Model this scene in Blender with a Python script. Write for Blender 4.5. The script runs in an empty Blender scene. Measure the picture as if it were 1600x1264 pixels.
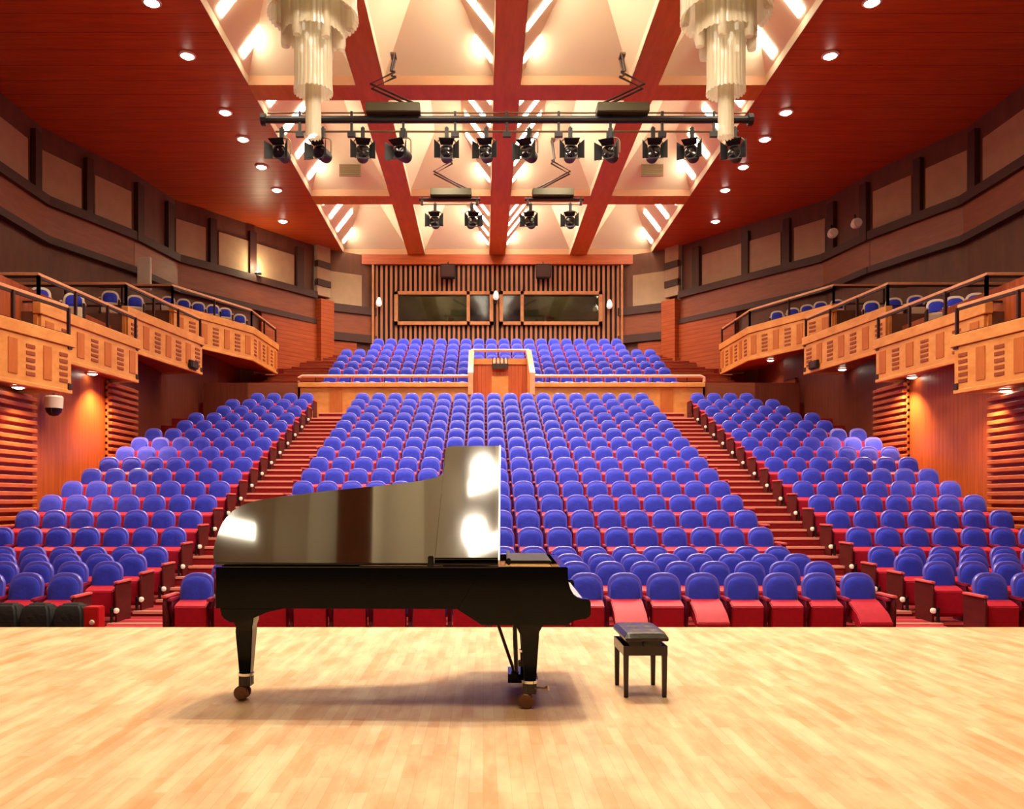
import bpy, bmesh, math, random
from mathutils import Vector, Matrix
random.seed(7)
S = bpy.context.scene
COL = S.collection

# ------------------------------------------------------------------ camera, view, world
CX = 0.63            # hall centre line, x
EYE = 1.53           # eye height over the stage boards
FPX = 1300.0
cam_data = bpy.data.cameras.new('camera')
cam_data.sensor_fit = 'HORIZONTAL'
cam_data.sensor_width = 36.0
cam_data.lens = FPX / 1600 * 36
cam_data.shift_x = 45 / 1600
cam_data.shift_y = 148 / 1600
cam_data.clip_start = 0.05
cam_data.clip_end = 200
cam = bpy.data.objects.new('camera', cam_data)
cam.location = (0, 0, EYE)
cam.rotation_euler = (math.pi / 2, 0, 0)
COL.objects.link(cam)
S.camera = cam
vs = S.view_settings
vs.view_transform = 'Standard'
vs.look = 'None'
vs.gamma = 1.0
vs.use_curve_mapping = False
vs.exposure = 0.0
W = bpy.data.worlds.new('world')
W.use_nodes = True
W.node_tree.nodes['Background'].inputs[0].default_value = (1.0, 0.72, 0.52, 1)
W.node_tree.nodes['Background'].inputs[1].default_value = 0.09  # warm ambient fill added, let in by the open stage back
S.world = W
cy = S.cycles
cy.use_denoising = True
cy.max_bounces = 7
cy.diffuse_bounces = 3
cy.glossy_bounces = 3
cy.transmission_bounces = 5
cy.transparent_max_bounces = 6
cy.caustics_reflective = False
cy.caustics_refractive = False
cy.sample_clamp_indirect = 6

# large lamps over the stage; unseen fill lights added in the coffers, without fittings
def area(name, loc, size, power, color=(1, .82, .62), rot=(0, 0, 0), shape='SQUARE', sy=None, spread=None):
    d = bpy.data.lights.new(name, 'AREA')
    d.shape = 'RECTANGLE' if sy else shape
    d.size = size
    if sy: d.size_y = sy
    d.energy = power
    d.color = color
    if spread: d.spread = spread
    o = bpy.data.objects.new(name, d)
    o.location = loc
    o.rotation_euler = rot
    COL.objects.link(o)
    return o
def spot(name, loc, power, target, angle=70, blend=.6, radius=.08, color=(1, .78, .5)):
    d = bpy.data.lights.new(name, 'SPOT')
    d.energy = power; d.spot_size = math.radians(angle); d.spot_blend = blend
    d.shadow_soft_size = radius; d.color = color
    o = bpy.data.objects.new(name, d)
    o.location = loc
    v = Vector(target) - Vector(loc)
    o.rotation_euler = v.to_track_quat('-Z', 'Y').to_euler()
    COL.objects.link(o)
    return o

CEIL = EYE + 10.95
STAGE_W = 345
for sx in (-1, 1):
    for (u, yy) in ((.85, 10.5), (1.05, 9.1), (6.75, 10.0)):
        area('stage_lamp', (CX + sx * u, yy, CEIL + .5), .36, STAGE_W, (1, .84, .66), shape='DISK')
    area('stage_light', (CX + sx * 2.0, 3.2, CEIL + .9), 1.6, STAGE_W * .9, (1, .86, .66), sy=2.4)
HALL_FILL_W = 330  # unseen area lights added to brighten the seats from the coffers
for yy in (18.2, 26.5, 33.8):
    for sx in (-1, 1):
        area('hall_fill_light', (CX + sx * 1.9, yy, CEIL + .3), .9, HALL_FILL_W, (1, .87, .72), sy=3.2, spread=math.radians(105))
        area('hall_fill_light', (CX + sx * 5.4, yy, CEIL + .3), .9, HALL_FILL_W * .8, (1, .87, .72), sy=3.2, spread=math.radians(105))

# ------------------------------------------------------------------ materials
def lin(r, g, b):
    f = lambda c: (c / 255 / 12.92) if c / 255 <= .04045 else ((c / 255 + .055) / 1.055) ** 2.4
    return (f(r), f(g), f(b), 1)

def mat(name, col, rough=.5, metal=0, emit=None, estr=0, trans=0, spec=.5, bump=None, vary=None, coat=0, sheen=0):
    m = bpy.data.materials.new(name)
    m.use_nodes = True
    nt = m.node_tree
    b = nt.nodes['Principled BSDF']
    b.inputs['Base Color'].default_value = col
    b.inputs['Roughness'].default_value = rough
    b.inputs['Metallic'].default_value = metal
    b.inputs['Specular IOR Level'].default_value = spec
    b.inputs['Transmission Weight'].default_value = trans
    b.inputs['Coat Weight'].default_value = coat
    b.inputs['Sheen Weight'].default_value = sheen
    if emit:
        b.inputs['Emission Color'].default_value = emit
        b.inputs['Emission Strength'].default_value = estr
    tc = nt.nodes.new('ShaderNodeTexCoord')
    if vary:
        sc, amt = vary
        n = nt.nodes.new('ShaderNodeTexNoise')
        n.inputs['Scale'].default_value = sc
        n.inputs['Detail'].default_value = 5
        nt.links.new(tc.outputs['Object'], n.inputs['Vector'])
        r = nt.nodes.new('ShaderNodeValToRGB')
        r.color_ramp.elements[0].position = .3
        r.color_ramp.elements[1].position = .7
        r.color_ramp.elements[0].color = tuple(c * (1 - amt) for c in col[:3]) + (1,)
        r.color_ramp.elements[1].color = tuple(min(1, c * (1 + amt)) for c in col[:3]) + (1,)
        nt.links.new(n.outputs['Fac'], r.inputs['Fac'])
        nt.links.new(r.outputs['Color'], b.inputs['Base Color'])
    if bump:
        n2 = nt.nodes.new('ShaderNodeTexNoise')
        n2.inputs['Scale'].default_value = bump[0]
        nt.links.new(tc.outputs['Object'], n2.inputs['Vector'])
        bp = nt.nodes.new('ShaderNodeBump')
        bp.inputs['Strength'].default_value = bump[1]
        bp.inputs['Distance'].default_value = .02
        nt.links.new(n2.outputs['Fac'], bp.inputs['Height'])
        nt.links.new(bp.outputs['Normal'], b.inputs['Normal'])
    return m

def wood(name, c1, c2, stretch=(1, 1, 1), scale=3, rough=.45, plank=None, gap=None, spec=.4):
    """grain noise between two tones, planks (axis, width) parted by a darker joint"""
    m = bpy.data.materials.new(name)
    m.use_nodes = True
    nt = m.node_tree; L = nt.links
    b = nt.nodes['Principled BSDF']
    b.inputs['Roughness'].default_value = rough
    b.inputs['Specular IOR Level'].default_value = spec
    tc = nt.nodes.new('ShaderNodeTexCoord')
    mp = nt.nodes.new('ShaderNodeMapping')
    mp.inputs['Scale'].default_value = stretch
    L.new(tc.outputs['Object'], mp.inputs['Vector'])
    n = nt.nodes.new('ShaderNodeTexNoise')
    n.inputs['Scale'].default_value = scale
    n.inputs['Detail'].default_value = 6
    n.inputs['Roughness'].default_value = .65
    L.new(mp.outputs['Vector'], n.inputs['Vector'])
    r = nt.nodes.new('ShaderNodeValToRGB')
    r.color_ramp.elements[0].position = .32
    r.color_ramp.elements[1].position = .68
    r.color_ramp.elements[0].color = c1
    r.color_ramp.elements[1].color = c2
    L.new(n.outputs['Fac'], r.inputs['Fac'])
    out = r.outputs['Color']
    if plank:
        ax, wd = plank
        sp = nt.nodes.new('ShaderNodeSeparateXYZ')
        L.new(tc.outputs['Object'], sp.inputs['Vector'])
        d = nt.nodes.new('ShaderNodeMath'); d.operation = 'DIVIDE'; d.inputs[1].default_value = wd
        L.new(sp.outputs[ax], d.inputs[0])
        f = nt.nodes.new('ShaderNodeMath'); f.operation = 'FRACT'
        L.new(d.outputs[0], f.inputs[0])
        lt = nt.nodes.new('ShaderNodeMath'); lt.operation = 'LESS_THAN'; lt.inputs[1].default_value = gap[1] if gap else .07
        L.new(f.outputs[0], lt.inputs[0])
        mx = nt.nodes.new('ShaderNodeMix'); mx.data_type = 'RGBA'
        L.new(lt.outputs[0], mx.inputs['Factor'])
        L.new(out, mx.inputs[6])
        mx.inputs[7].default_value = gap[0] if gap else tuple(c * .45 for c in c1[:3]) + (1,)
        out = mx.outputs[2]
    L.new(out, b.inputs['Base Color'])
    return m

def stage_mat():
    m = bpy.data.materials.new('stage_boards')
    m.use_nodes = True
    nt = m.node_tree; L = nt.links
    b = nt.nodes['Principled BSDF']
    b.inputs['Roughness'].default_value = .42
    b.inputs['Specular IOR Level'].default_value = .3
    tc = nt.nodes.new('ShaderNodeTexCoord')
    mp = nt.nodes.new('ShaderNodeMapping')
    mp.inputs['Rotation'].default_value = (0, 0, math.pi / 2)
    L.new(tc.outputs['Object'], mp.inputs['Vector'])
    br = nt.nodes.new('ShaderNodeTexBrick')
    br.inputs['Scale'].default_value = 1
    br.inputs['Brick Width'].default_value = .62
    br.inputs['Row Height'].default_value = .075
    br.inputs['Mortar Size'].default_value = .0012
    br.inputs['Mortar Smooth'].default_value = .3
    br.inputs['Bias'].default_value = 0
    br.offset = .37
    br.inputs['Color1'].default_value = lin(226, 178, 124)
    br.inputs['Color2'].default_value = lin(250, 224, 178)
    br.inputs['Mortar'].default_value = lin(205, 140, 80)
    L.new(mp.outputs['Vector'], br.inputs['Vector'])
    n = nt.nodes.new('ShaderNodeTexNoise')
    n.inputs['Scale'].default_value = 1.0
    n.inputs['Detail'].default_value = 7
    n.inputs['Roughness'].default_value = .6
    mp2 = nt.nodes.new('ShaderNodeMapping')
    mp2.inputs['Scale'].default_value = (4.5, 1.3, 1)
    L.new(tc.outputs['Object'], mp2.inputs['Vector'])
    L.new(mp2.outputs['Vector'], n.inputs['Vector'])
    r = nt.nodes.new('ShaderNodeValToRGB')
    r.color_ramp.elements[0].position = .4
    r.color_ramp.elements[1].position = .62
    r.color_ramp.elements[0].color = lin(218, 164, 110)
    r.color_ramp.elements[1].color = lin(255, 230, 178)
    L.new(n.outputs['Fac'], r.inputs['Fac'])
    mx = nt.nodes.new('ShaderNodeMix'); mx.data_type = 'RGBA'
    mx.inputs['Factor'].default_value = .5
    L.new(br.outputs['Color'], mx.inputs[6])
    L.new(r.outputs['Color'], mx.inputs[7])
    L.new(mx.outputs[2], b.inputs['Base Color'])
    return m

M = {}
M['stage'] = stage_mat()
M['ceil_wood'] = wood('ceiling_wood', lin(164, 68, 26), lin(196, 88, 36), (.25, 4, 4), 3, .4, ('Y', .75), (lin(120, 36, 16), .03))
M['beam'] = wood('beam_wood', lin(198, 132, 46), lin(218, 148, 60), (2, .3, 2), 3, .45)
M['coffer'] = mat('coffer_plaster', lin(246, 233, 198), .85, vary=(.5, .03))
M['coffer_trim'] = mat('coffer_end_trim', lin(218, 160, 122), .7)
M['strip'] = mat('light_strip', (1, 1, 1, 1), .5, emit=(1, .9, .68, 1), estr=30)
M['lampglass'] = mat('downlight_glass', (1, 1, 1, 1), .5, emit=(1, .9, .74, 1), estr=22)
M['upper_wall'] = wood('upper_wall_wood', lin(96, 60, 46), lin(116, 72, 54), (1, 1, .3), 3, .6)
M['panel'] = mat('acoustic_panel_cloth', lin(178, 148, 116), .9, vary=(3, .06))
M['ledge'] = mat('ledge_dark', lin(66, 34, 26), .6)
M['band'] = wood('band_wood', lin(128, 66, 44), lin(148, 78, 48), (.5, .5, 3), 3, .45)
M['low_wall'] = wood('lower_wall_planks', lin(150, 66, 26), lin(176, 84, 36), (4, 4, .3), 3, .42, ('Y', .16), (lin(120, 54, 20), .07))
M['shade_wall'] = wood('painted_shade_boards', lin(92, 36, 20), lin(112, 46, 26), (4, 4, .3), 3, .5, ('Y', .16), (lin(70, 26, 16), .07))  # shade of the balcony overhang painted into the board colour
M['low_slat'] = wood('lower_wall_slats', lin(156, 70, 34), lin(180, 90, 46), (1, 1, 4), 3, .42)
M['hplank'] = wood('horizontal_planks', lin(150, 64, 26), lin(176, 82, 36), (.4, .4, 4), 3, .42, ('Z', .17), (lin(126, 50, 20), .12))
M['vplank'] = wood('vertical_planks', lin(186, 84, 36), lin(208, 104, 48), (4, 4, .4), 3, .42, ('X', .14), (lin(150, 62, 24), .08))
M['facade'] = wood('balcony_wood', lin(214, 136, 66), lin(236, 164, 90), (1, 1, 2), 2, .45)
M['facade_dark'] = wood('balcony_inlay', lin(186, 98, 38), lin(204, 116, 50), (2, 2, .4), 3, .5)
M['facade_slot'] = mat('balcony_slot', lin(150, 70, 32), .6)
M['rail_wood'] = wood('rail_wood', lin(222, 150, 106), lin(238, 172, 128), (1, 1, 1), 4, .3)
M['pink_rail'] = mat('front_rail', lin(240, 176, 148), .22, spec=.8)
M['rail_dark'] = mat('rail_dark', lin(52, 22, 18), .45)
M['slat_light'] = wood('booth_slat', lin(170, 104, 72), lin(188, 120, 82), (3, 3, .3), 3, .5)
M['slat_back'] = mat('booth_backing', lin(34, 10, 8), .8)
M['booth_frame'] = wood('booth_frame', lin(182, 116, 72), lin(204, 138, 90), (1, 1, 1), 4, .45)
M['booth_in'] = mat('booth_interior', lin(118, 104, 66), .8, vary=(1.5, .3))
M['booth_glass'] = mat('booth_glass', lin(200, 205, 190), .03, trans=1.0)
M['dark_glass'] = mat('dark_glass', lin(24, 16, 24), .08)
M['red_carpet'] = mat('red_carpet', lin(140, 12, 16), .95, vary=(18, .15))
M['pink_carpet'] = mat('pink_carpet', lin(196, 40, 62), .95, vary=(18, .1))
M['nosing'] = mat('step_nosing', lin(240, 160, 136), .5)
M['blue'] = mat('seat_cloth_blue', lin(24, 40, 190), .75, bump=(9, .5), vary=(6, .15), sheen=.2)
M['rim'] = mat('seat_shell_violet', lin(92, 86, 202), .32, spec=.6)
M['seat_red'] = mat('seat_pan_red', lin(186, 24, 46), .5, vary=(14, .1))
M['frame_red'] = mat('seat_side_maroon', lin(112, 14, 48), .5)
M['arm_pink'] = mat('armrest_maroon', lin(150, 30, 62), .45)
M['cap_pink'] = mat('row_end_cap', lin(232, 104, 100), .45)
M['end_panel'] = wood('row_end_wood', lin(72, 14, 14), lin(94, 22, 18), (1, 1, 3), 3, .5)
M['lacquer'] = mat('piano_lacquer', lin(8, 7, 6), .08, spec=.22)
M['lid'] = mat('lid_lacquer', lin(12, 11, 8), .06, spec=.6, coat=.6)
M['lid'].node_tree.nodes['Principled BSDF'].inputs['Coat Roughness'].default_value = .03
M['lacquer'].node_tree.nodes['Principled BSDF'].inputs['Coat Roughness'].default_value = .03
M['gold'] = mat('gold_iron', lin(214, 160, 80), .35, metal=.9)
M['brass'] = mat('brass', lin(120, 86, 60), .35, metal=.7)
M['chrome'] = mat('chrome', lin(225, 220, 210), .18, metal=.95)
M['ivory'] = mat('ivory_key', lin(248, 244, 236), .25)
M['ebony'] = mat('ebony_key', lin(14, 12, 12), .25)
M['lit_edge'] = mat('lid_edge_catchlight', lin(238, 214, 190), .2, spec=.8)  # light caught by the lid edge, painted as a pale tone
M['leather'] = mat('bench_leather', lin(74, 74, 66), .24, bump=(60, .15), spec=.7)
M['bench_wood'] = mat('bench_wood', lin(38, 10, 10), .3)
M['black'] = mat('black_metal', lin(18, 14, 14), .5)
M['hoist'] = mat('hoist_green', lin(66, 60, 30), .6)
M['steel'] = mat('steel_tube', lin(120, 100, 70), .4, metal=.5)
M['yoke'] = mat('yoke_steel', lin(126, 108, 78), .45, metal=.4)
M['white'] = mat('white_plastic', lin(236, 226, 208), .5)
def crystal_mat():
    m = mat('crystal_rods', lin(232, 224, 198), .18, spec=.8)
    nt = m.node_tree; L = nt.links
    b = nt.nodes['Principled BSDF']; out = nt.nodes['Material Output']
    tr = nt.nodes.new('ShaderNodeBsdfTranslucent'); tr.inputs[0].default_value = lin(236, 228, 204)
    tp = nt.nodes.new('ShaderNodeBsdfTransparent')
    m1 = nt.nodes.new('ShaderNodeMixShader'); m1.inputs[0].default_value = .5
    m2 = nt.nodes.new('ShaderNodeMixShader'); m2.inputs[0].default_value = .3
    L.new(b.outputs[0], m1.inputs[1]); L.new(tr.outputs[0], m1.inputs[2])
    L.new(m1.outputs[0], m2.inputs[1]); L.new(tp.outputs[0], m2.inputs[2])
    L.new(m2.outputs[0], out.inputs['Surface'])
    return m
M['crystal'] = crystal_mat()
M['bulb'] = mat('chandelier_bulb', (1, 1, 1, 1), .4, emit=(1, .9, .72, 1), estr=3)
M['cream'] = mat('cream_shell', lin(236, 214, 184), .5)
M['red_box'] = mat('red_box', lin(196, 20, 24), .5)
M['black_box'] = mat('black_cloth', lin(22, 22, 20), .8, bump=(14, .5))
M['aislelamp'] = mat('aisle_lamp', lin(240, 220, 190), .4, emit=(1, .8, .62, 1), estr=.25)
M['grille'] = mat('vent_grille', lin(150, 124, 90), .7)
M['sconce'] = mat('sconce_glass', (1, 1, 1, 1), .4, emit=(1, .85, .7, 1), estr=.6)
M['dome'] = mat('dome_smoked', lin(26, 20, 18), .1)

# ------------------------------------------------------------------ mesh builder
class MB:
    def __init__(s): s.v = []; s.f = []; s.mi = []; s.cur = 0
    def add(s, vs, fs):
        n = len(s.v); s.v += [tuple(p) for p in vs]
        for f in fs: s.f.append(tuple(i + n for i in f)); s.mi.append(s.cur)
        return s
    def box(s, x0, x1, y0, y1, z0, z1):
        x0, x1 = min(x0, x1), max(x0, x1); y0, y1 = min(y0, y1), max(y0, y1); z0, z1 = min(z0, z1), max(z0, z1)
        return s.add([(x0, y0, z0), (x1, y0, z0), (x1, y1, z0), (x0, y1, z0), (x0, y0, z1), (x1, y0, z1), (x1, y1, z1), (x0, y1, z1)],
                     [(0, 3, 2, 1), (4, 5, 6, 7), (0, 1, 5, 4), (1, 2, 6, 5), (2, 3, 7, 6), (3, 0, 4, 7)])
    def hexa(s, p):   # eight points: bottom four counter-clockwise, then top four
        return s.add(p, [(0, 3, 2, 1), (4, 5, 6, 7), (0, 1, 5, 4), (1, 2, 6, 5), (2, 3, 7, 6), (3, 0, 4, 7)])
    def wall(s, a, b, z0, z1, t):   # upright slab from a to b, thickness t to the left of a->b
        a = Vector(a[:2]); b = Vector(b[:2]); d = (b - a).normalized(); n = Vector((-d.y, d.x)) * t
        p = [a, b, b + n, a + n]
        if t < 0: p = [a, a + n, b + n, b]
        return s.hexa([(q.x, q.y, z0) for q in p] + [(q.x, q.y, z1) for q in p])
    def prism(s, poly, z0, z1):
        n = len(poly)
        vs = [(x, y, z0) for x, y in poly] + [(x, y, z1) for x, y in poly]
        fs = [tuple(range(n - 1, -1, -1)), tuple(range(n, 2 * n))]
        for i in range(n): j = (i + 1) % n; fs.append((i, j, n + j, n + i))
        return s.add(vs, fs)
    def prismx(s, poly, x0, x1):   # polygon in (y,z) swept along x
        n = len(poly)
        vs = [(x0, y, z) for y, z in poly] + [(x1, y, z) for y, z in poly]
        fs = [tuple(range(n - 1, -1, -1)), tuple(range(n, 2 * n))]
        for i in range(n): j = (i + 1) % n; fs.append((i, j, n + j, n + i))
        return s.add(vs, fs)
    def prismy(s, poly, y0, y1):   # polygon in (x,z) swept along y
        n = len(poly)
        vs = [(x, y0, z) for x, z in poly] + [(x, y1, z) for x, z in poly]
        fs = [tuple(range(n)), tuple(range(2 * n - 1, n - 1, -1))]
        for i in range(n): j = (i + 1) % n; fs.append((j, i, n + i, n + j))
        return s.add(vs, fs)
    def tube(s, path, r, n=8, cap=True):
        path = [Vector(p) for p in path]
        rings = []
        for i, p in enumerate(path):
            d = (path[min(i + 1, len(path) - 1)] - path[max(i - 1, 0)]).normalized()
            up = Vector((0, 0, 1)) if abs(d.z) < .9 else Vector((1, 0, 0))
            a = d.cross(up).normalized(); b = d.cross(a).normalized()
            rr = r[i] if isinstance(r, (list, tuple)) else r
            rings.append([p + a * (rr * math.cos(2 * math.pi * k / n)) + b * (rr * math.sin(2 * math.pi * k / n)) for k in range(n)])
        vs = [q for R in rings for q in R]; fs = []
        for i in range(len(rings) - 1):
            for k in range(n):
                k2 = (k + 1) % n
                fs.append((i * n + k, i * n + k2, (i + 1) * n + k2, (i + 1) * n + k))
        if cap:
            fs.append(tuple(range(n - 1, -1, -1))); fs.append(tuple((len(rings) - 1) * n + k for k in range(n)))
        return s.add(vs, fs)
    def lathe(s, prof, c=(0, 0, 0), n=16, axis='z', lobes=None):
        vs = []; fs = []
        for r, h in prof:
            for k in range(n):
                a = 2 * math.pi * k / n
                rr = r * (1 + (lobes[1] * abs(math.sin(a * lobes[0] / 2)) if lobes else 0))
                x, y = rr * math.cos(a), rr * math.sin(a)
                p = (x, y, h) if axis == 'z' else ((h, x, y) if axis == 'x' else (x, h, y))
                vs.append((c[0] + p[0], c[1] + p[1], c[2] + p[2]))
        m = len(prof)
        for i in range(m - 1):
            for k in range(n):
                k2 = (k + 1) % n
                fs.append((i * n + k, i * n + k2, (i + 1) * n + k2, (i + 1) * n + k))
        fs.append(tuple(range(n - 1, -1, -1))); fs.append(tuple((m - 1) * n + k for k in range(n)))
        return s.add(vs, fs)
    def loft(s, rings, cap=True):
        n = len(rings[0]); vs = [q for R in rings for q in R]; fs = []
        for i in range(len(rings) - 1):
            for k in range(n):
                k2 = (k + 1) % n
                fs.append((i * n + k, i * n + k2, (i + 1) * n + k2, (i + 1) * n + k))
        if cap:
            fs.append(tuple(range(n - 1, -1, -1))); fs.append(tuple((len(rings) - 1) * n + k for k in range(n)))
        return s.add(vs, fs)
    def mesh(s, name, mats, bevel=0, seg=2, shift=None):
        me = bpy.data.meshes.new(name)
        vs = s.v if shift is None else [(x - shift[0], y - shift[1], z - shift[2]) for x, y, z in s.v]
        me.from_pydata(vs, [], s.f)
        for m in (mats if isinstance(mats, (list, tuple)) else [mats]): me.materials.append(m)
        if any(s.mi):
            me.polygons.foreach_set('material_index', s.mi)
        bm = bmesh.new(); bm.from_mesh(me)
        bmesh.ops.recalc_face_normals(bm, faces=bm.faces)
        if bevel:
            ed = [e for e in bm.edges if len(e.link_faces) == 2 and e.calc_face_angle(0) > .6]
            bmesh.ops.bevel(bm, geom=ed, offset=bevel, segments=seg, affect='EDGES', clamp_overlap=True)
        bm.to_mesh(me); bm.free()
        me.shade_smooth()
        me.set_sharp_from_angle(angle=math.radians(35))
        return me
    def build(s, name, m, parent=None, bevel=0, seg=2, local=False):
        shift = None
        if parent is not None and not local:
            w = Vector((0, 0, 0)); p = parent
            while p is not None: w += p.location; p = p.parent
            shift = w
        o = bpy.data.objects.new(name, s.mesh(name, m, bevel, seg, shift))
        COL.objects.link(o)
        if parent is not None: o.parent = parent
        return o

def thing(name, label, cat, loc=(0, 0, 0), rz=0, group=None, kind=None):
    o = bpy.data.objects.new(name, None)
    o.empty_display_size = .2
    o.location = loc; o.rotation_euler = (0, 0, rz)
    COL.objects.link(o)
    o['label'] = label; o['category'] = cat
    if group: o['group'] = group
    if kind: o['kind'] = kind
    return o
def tag(o, label, cat, group=None, kind=None):
    o['label'] = label; o['category'] = cat
    if group: o['group'] = group
    if kind: o['kind'] = kind
    return o
def struct(name, mb, m, label=None, cat=None, parent=None, bevel=0):
    o = mb.build(name, m, parent, bevel)
    if parent is None:
        o['kind'] = 'structure'
        if label: o['label'] = label
        if cat: o['category'] = cat
    return o
KIDS = {}
def kids(o): return KIDS.setdefault(o.name, [c for c in COL.objects if c.parent == o])
def copy_tree(root, loc, rz=None, label=None, group=None, skip=()):
    r = root.copy(); COL.objects.link(r); r.location = loc
    if rz is not None: r.rotation_euler = (0, 0, rz)
    if label: r['label'] = label
    if group: r['group'] = group
    for ch in kids(root):
        c = ch.copy(); COL.objects.link(c); c.parent = r
        for g in kids(ch):
            d = g.copy(); COL.objects.link(d); d.parent = c
    return r
ORD = 'zeroth first second third fourth fifth sixth seventh eighth ninth tenth eleventh twelfth thirteenth fourteenth fifteenth sixteenth seventeenth eighteenth nineteenth twentieth'.split()
def X(u): return CX + u
SIDE = {-1: 'left', 1: 'right'}

# ------------------------------------------------------------------ stage
b = MB(); b.box(-12, 13, -3, 9.945, -.08, 0)
struct('floor', b, M['stage'], 'pale wood strip floor of the stage', 'floor')
b = MB(); b.box(-12, 13, 9.8, 9.93, -1.0, -.08)
struct('wall_stage', b, M['end_panel'], 'dark wood front of the stage', 'wall')

# ------------------------------------------------------------------ rows (y, floor z)
Z0 = EYE - .9
ROWS = [(11.7, Z0 - 1.054), (13.03, Z0 - .99), (13.95, Z0 - .93), (14.9, Z0 - .86)]
for k in range(1, 15): ROWS.append((14.9 + .92 * k, Z0 - .86 + .315 * k))
UROWS = [(30.0 + .92 * k, Z0 + 4.25 + .4 * k) for k in range(8)]
FRONT = ROWS[0][1] - .02
b = MB()
b.box(-14, 15, 9.93, 11.25, FRONT - .3, FRONT)
HALF_A, HALF_B = 4.98, 6.30      # aisle between these half widths
for i, (y, z) in enumerate(ROWS):
    y0 = y - .50; y1 = (ROWS[i + 1][0] - .50) if i < 17 else 28.9
    b.box(-14, 15, y0, y1, FRONT - .3, z)
struct('floor', b, M['red_carpet'], 'red carpeted rising floor under the lower seats', 'floor')
b = MB()
for i, (y, z) in enumerate(UROWS):
    y0 = y - .50 if i else 28.9; y1 = (UROWS[i + 1][0] - .50) if i < 7 else 37.5
    for (a, c) in ((-12, -1.08), (1.08, 12)):
        b.box(X(a), X(c), y0, y1, EYE + 1.5, z)
    if y > 31.2: b.box(X(-1.08), X(1.08), max(y0, 31.35), y1, EYE + 1.5, z)
b.box(X(-1.08), X(1.08), 28.9, 31.3, EYE + 1.5, EYE + 3.2)
struct('floor', b, M['red_carpet'], 'red carpeted rising floor under the upper seats', 'floor')

# aisle stairs
for s in (-1, 1):
    r = thing('aisle_stairs', ('dark red aisle stairs with pale nosings climbing behind the piano tail' if s < 0 else
              'dark red aisle stairs with pale nosings climbing beyond the piano bench'), 'stairs', (X(s * 5.64), 14, 0), kind='structure')
    st = MB(); no = MB()
    xa, xb = X(s * (HALF_A + .01)), X(s * (HALF_B - .01))
    steps = []
    for i in range(1, 18):
        y, z = ROWS[i]
        if i >= 4:
            steps.append((y - .96, z - .1575)); steps.append((y - .50, z))
        else: steps.append((y - .50, z))
    steps += [(28.06 + .42, ROWS[17][1] + .1575), (28.06 + .62, ROWS[17][1] + .315)]
    for (yy, zz) in steps:
        st.box(xa, xb, yy - .005, yy + .5, zz - .30, zz + .012)
        no.box(xa, xb, yy - .02, yy + .06, zz - .022, zz + .022)
    st.build('step', M['red_carpet'], r)
    no.build('nosing', M['nosing'], r)
    rp = MB(); rp.prismx([(11.0, FRONT + .002), (13.0, FRONT + .1), (13.0, FRONT + .002)], xa, xb)
    tag(rp.build('carpet_ramp', M['pink_carpet']), 'pink-red carpet at the foot of the stairs ' + ('behind the piano tail' if s < 0 else 'beyond the piano bench'), 'carpet', kind='structure')

# ------------------------------------------------------------------ theatre seats
def arch_outline(w, z0, z1, arch, n=7, rb=.05):
    pts = []
    h = w / 2
    for k in range(3):
        a = math.pi + math.pi / 2 * k / 2
        pts.append((-h + rb + rb * math.cos(a), z0 + rb + rb * math.sin(a)))
    for k in range(3):
        a = -math.pi / 2 + math.pi / 2 * k / 2
        pts.append((h - rb + rb * math.cos(a), z0 + rb + rb * math.sin(a)))
    for k in range(2 * n + 1):
        a = math.pi * k / (2 * n)
        c, q = math.cos(a), math.sin(a)
        pts.append((h * (abs(c) ** .74) * (1 if c >= 0 else -1), z1 - arch + arch * q ** .9))
    return pts
def tilt(y, z, zp=.40, ang=math.radians(11)):
    return (y + (z - zp) * math.sin(ang), zp + (z - zp) * math.cos(ang))
def pad(mb, w, z0, z1, arch, rings, n=7):
    """rings: (y, inset)"""
    out = []
    for (y, ins) in rings:
        R = []
        for (x, z) in arch_outline(w - 2 * ins, z0 + ins, z1 - ins, max(.02, arch - ins), n, max(.01, .05 - ins)):
            yy, zz = tilt(y, z)
            R.append((x, yy, zz))
        out.append(R)
    mb.loft(out)
    return mb
def cushion(mb, n=7): return pad(mb, .42, .455, .868, .19, [(.015, 0), (-.022, .004), (-.04, .03), (-.048, .08), (-.05, .13)], n)
def shell(mb, n=7): return pad(mb, .488, .30, .925, .22, [(.075, .03), (.06, .004), (.02, 0), (.004, .012), (.004, .03)], n)
UP = [(-.02, .545), (-.17, .505), (-.225, .47), (-.215, .12), (-.17, .07), (-.06, .08), (-.02, .30)]
DOWN = [(.02, .56), (-.10, .53), (-.38, .40), (-.50, .285), (-.50, .235), (-.44, .20), (-.1, .33), (.02, .40)]
def pan(mb, prof, w=.44): return mb.prismx(prof, -w / 2, w / 2)
def frame(mb, x): return mb.prismx([(-.20, 0), (.14, 0), (.12, .30), (.16, .545), (-.20, .545), (-.22, .45), (-.12, .25)], x - .024, x + .024)
def arm(mb, x): return mb.prismx([(-.27, .56), (-.26, .585), (-.10, .595), (.13, .585), (.13, .548), (-.27, .545)], x - .03, x + .03)
def endp(mb, x, s): return mb.prismx([(-.34, 0), (.16, 0), (.19, .50), (.17, .60), (-.33, .60), (-.36, .5)], x, x + s * .03)
def capp(mb, x, s): return mb.box(x - s * .02, x + s * .05, -.35, .17, .60, .635)

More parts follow.
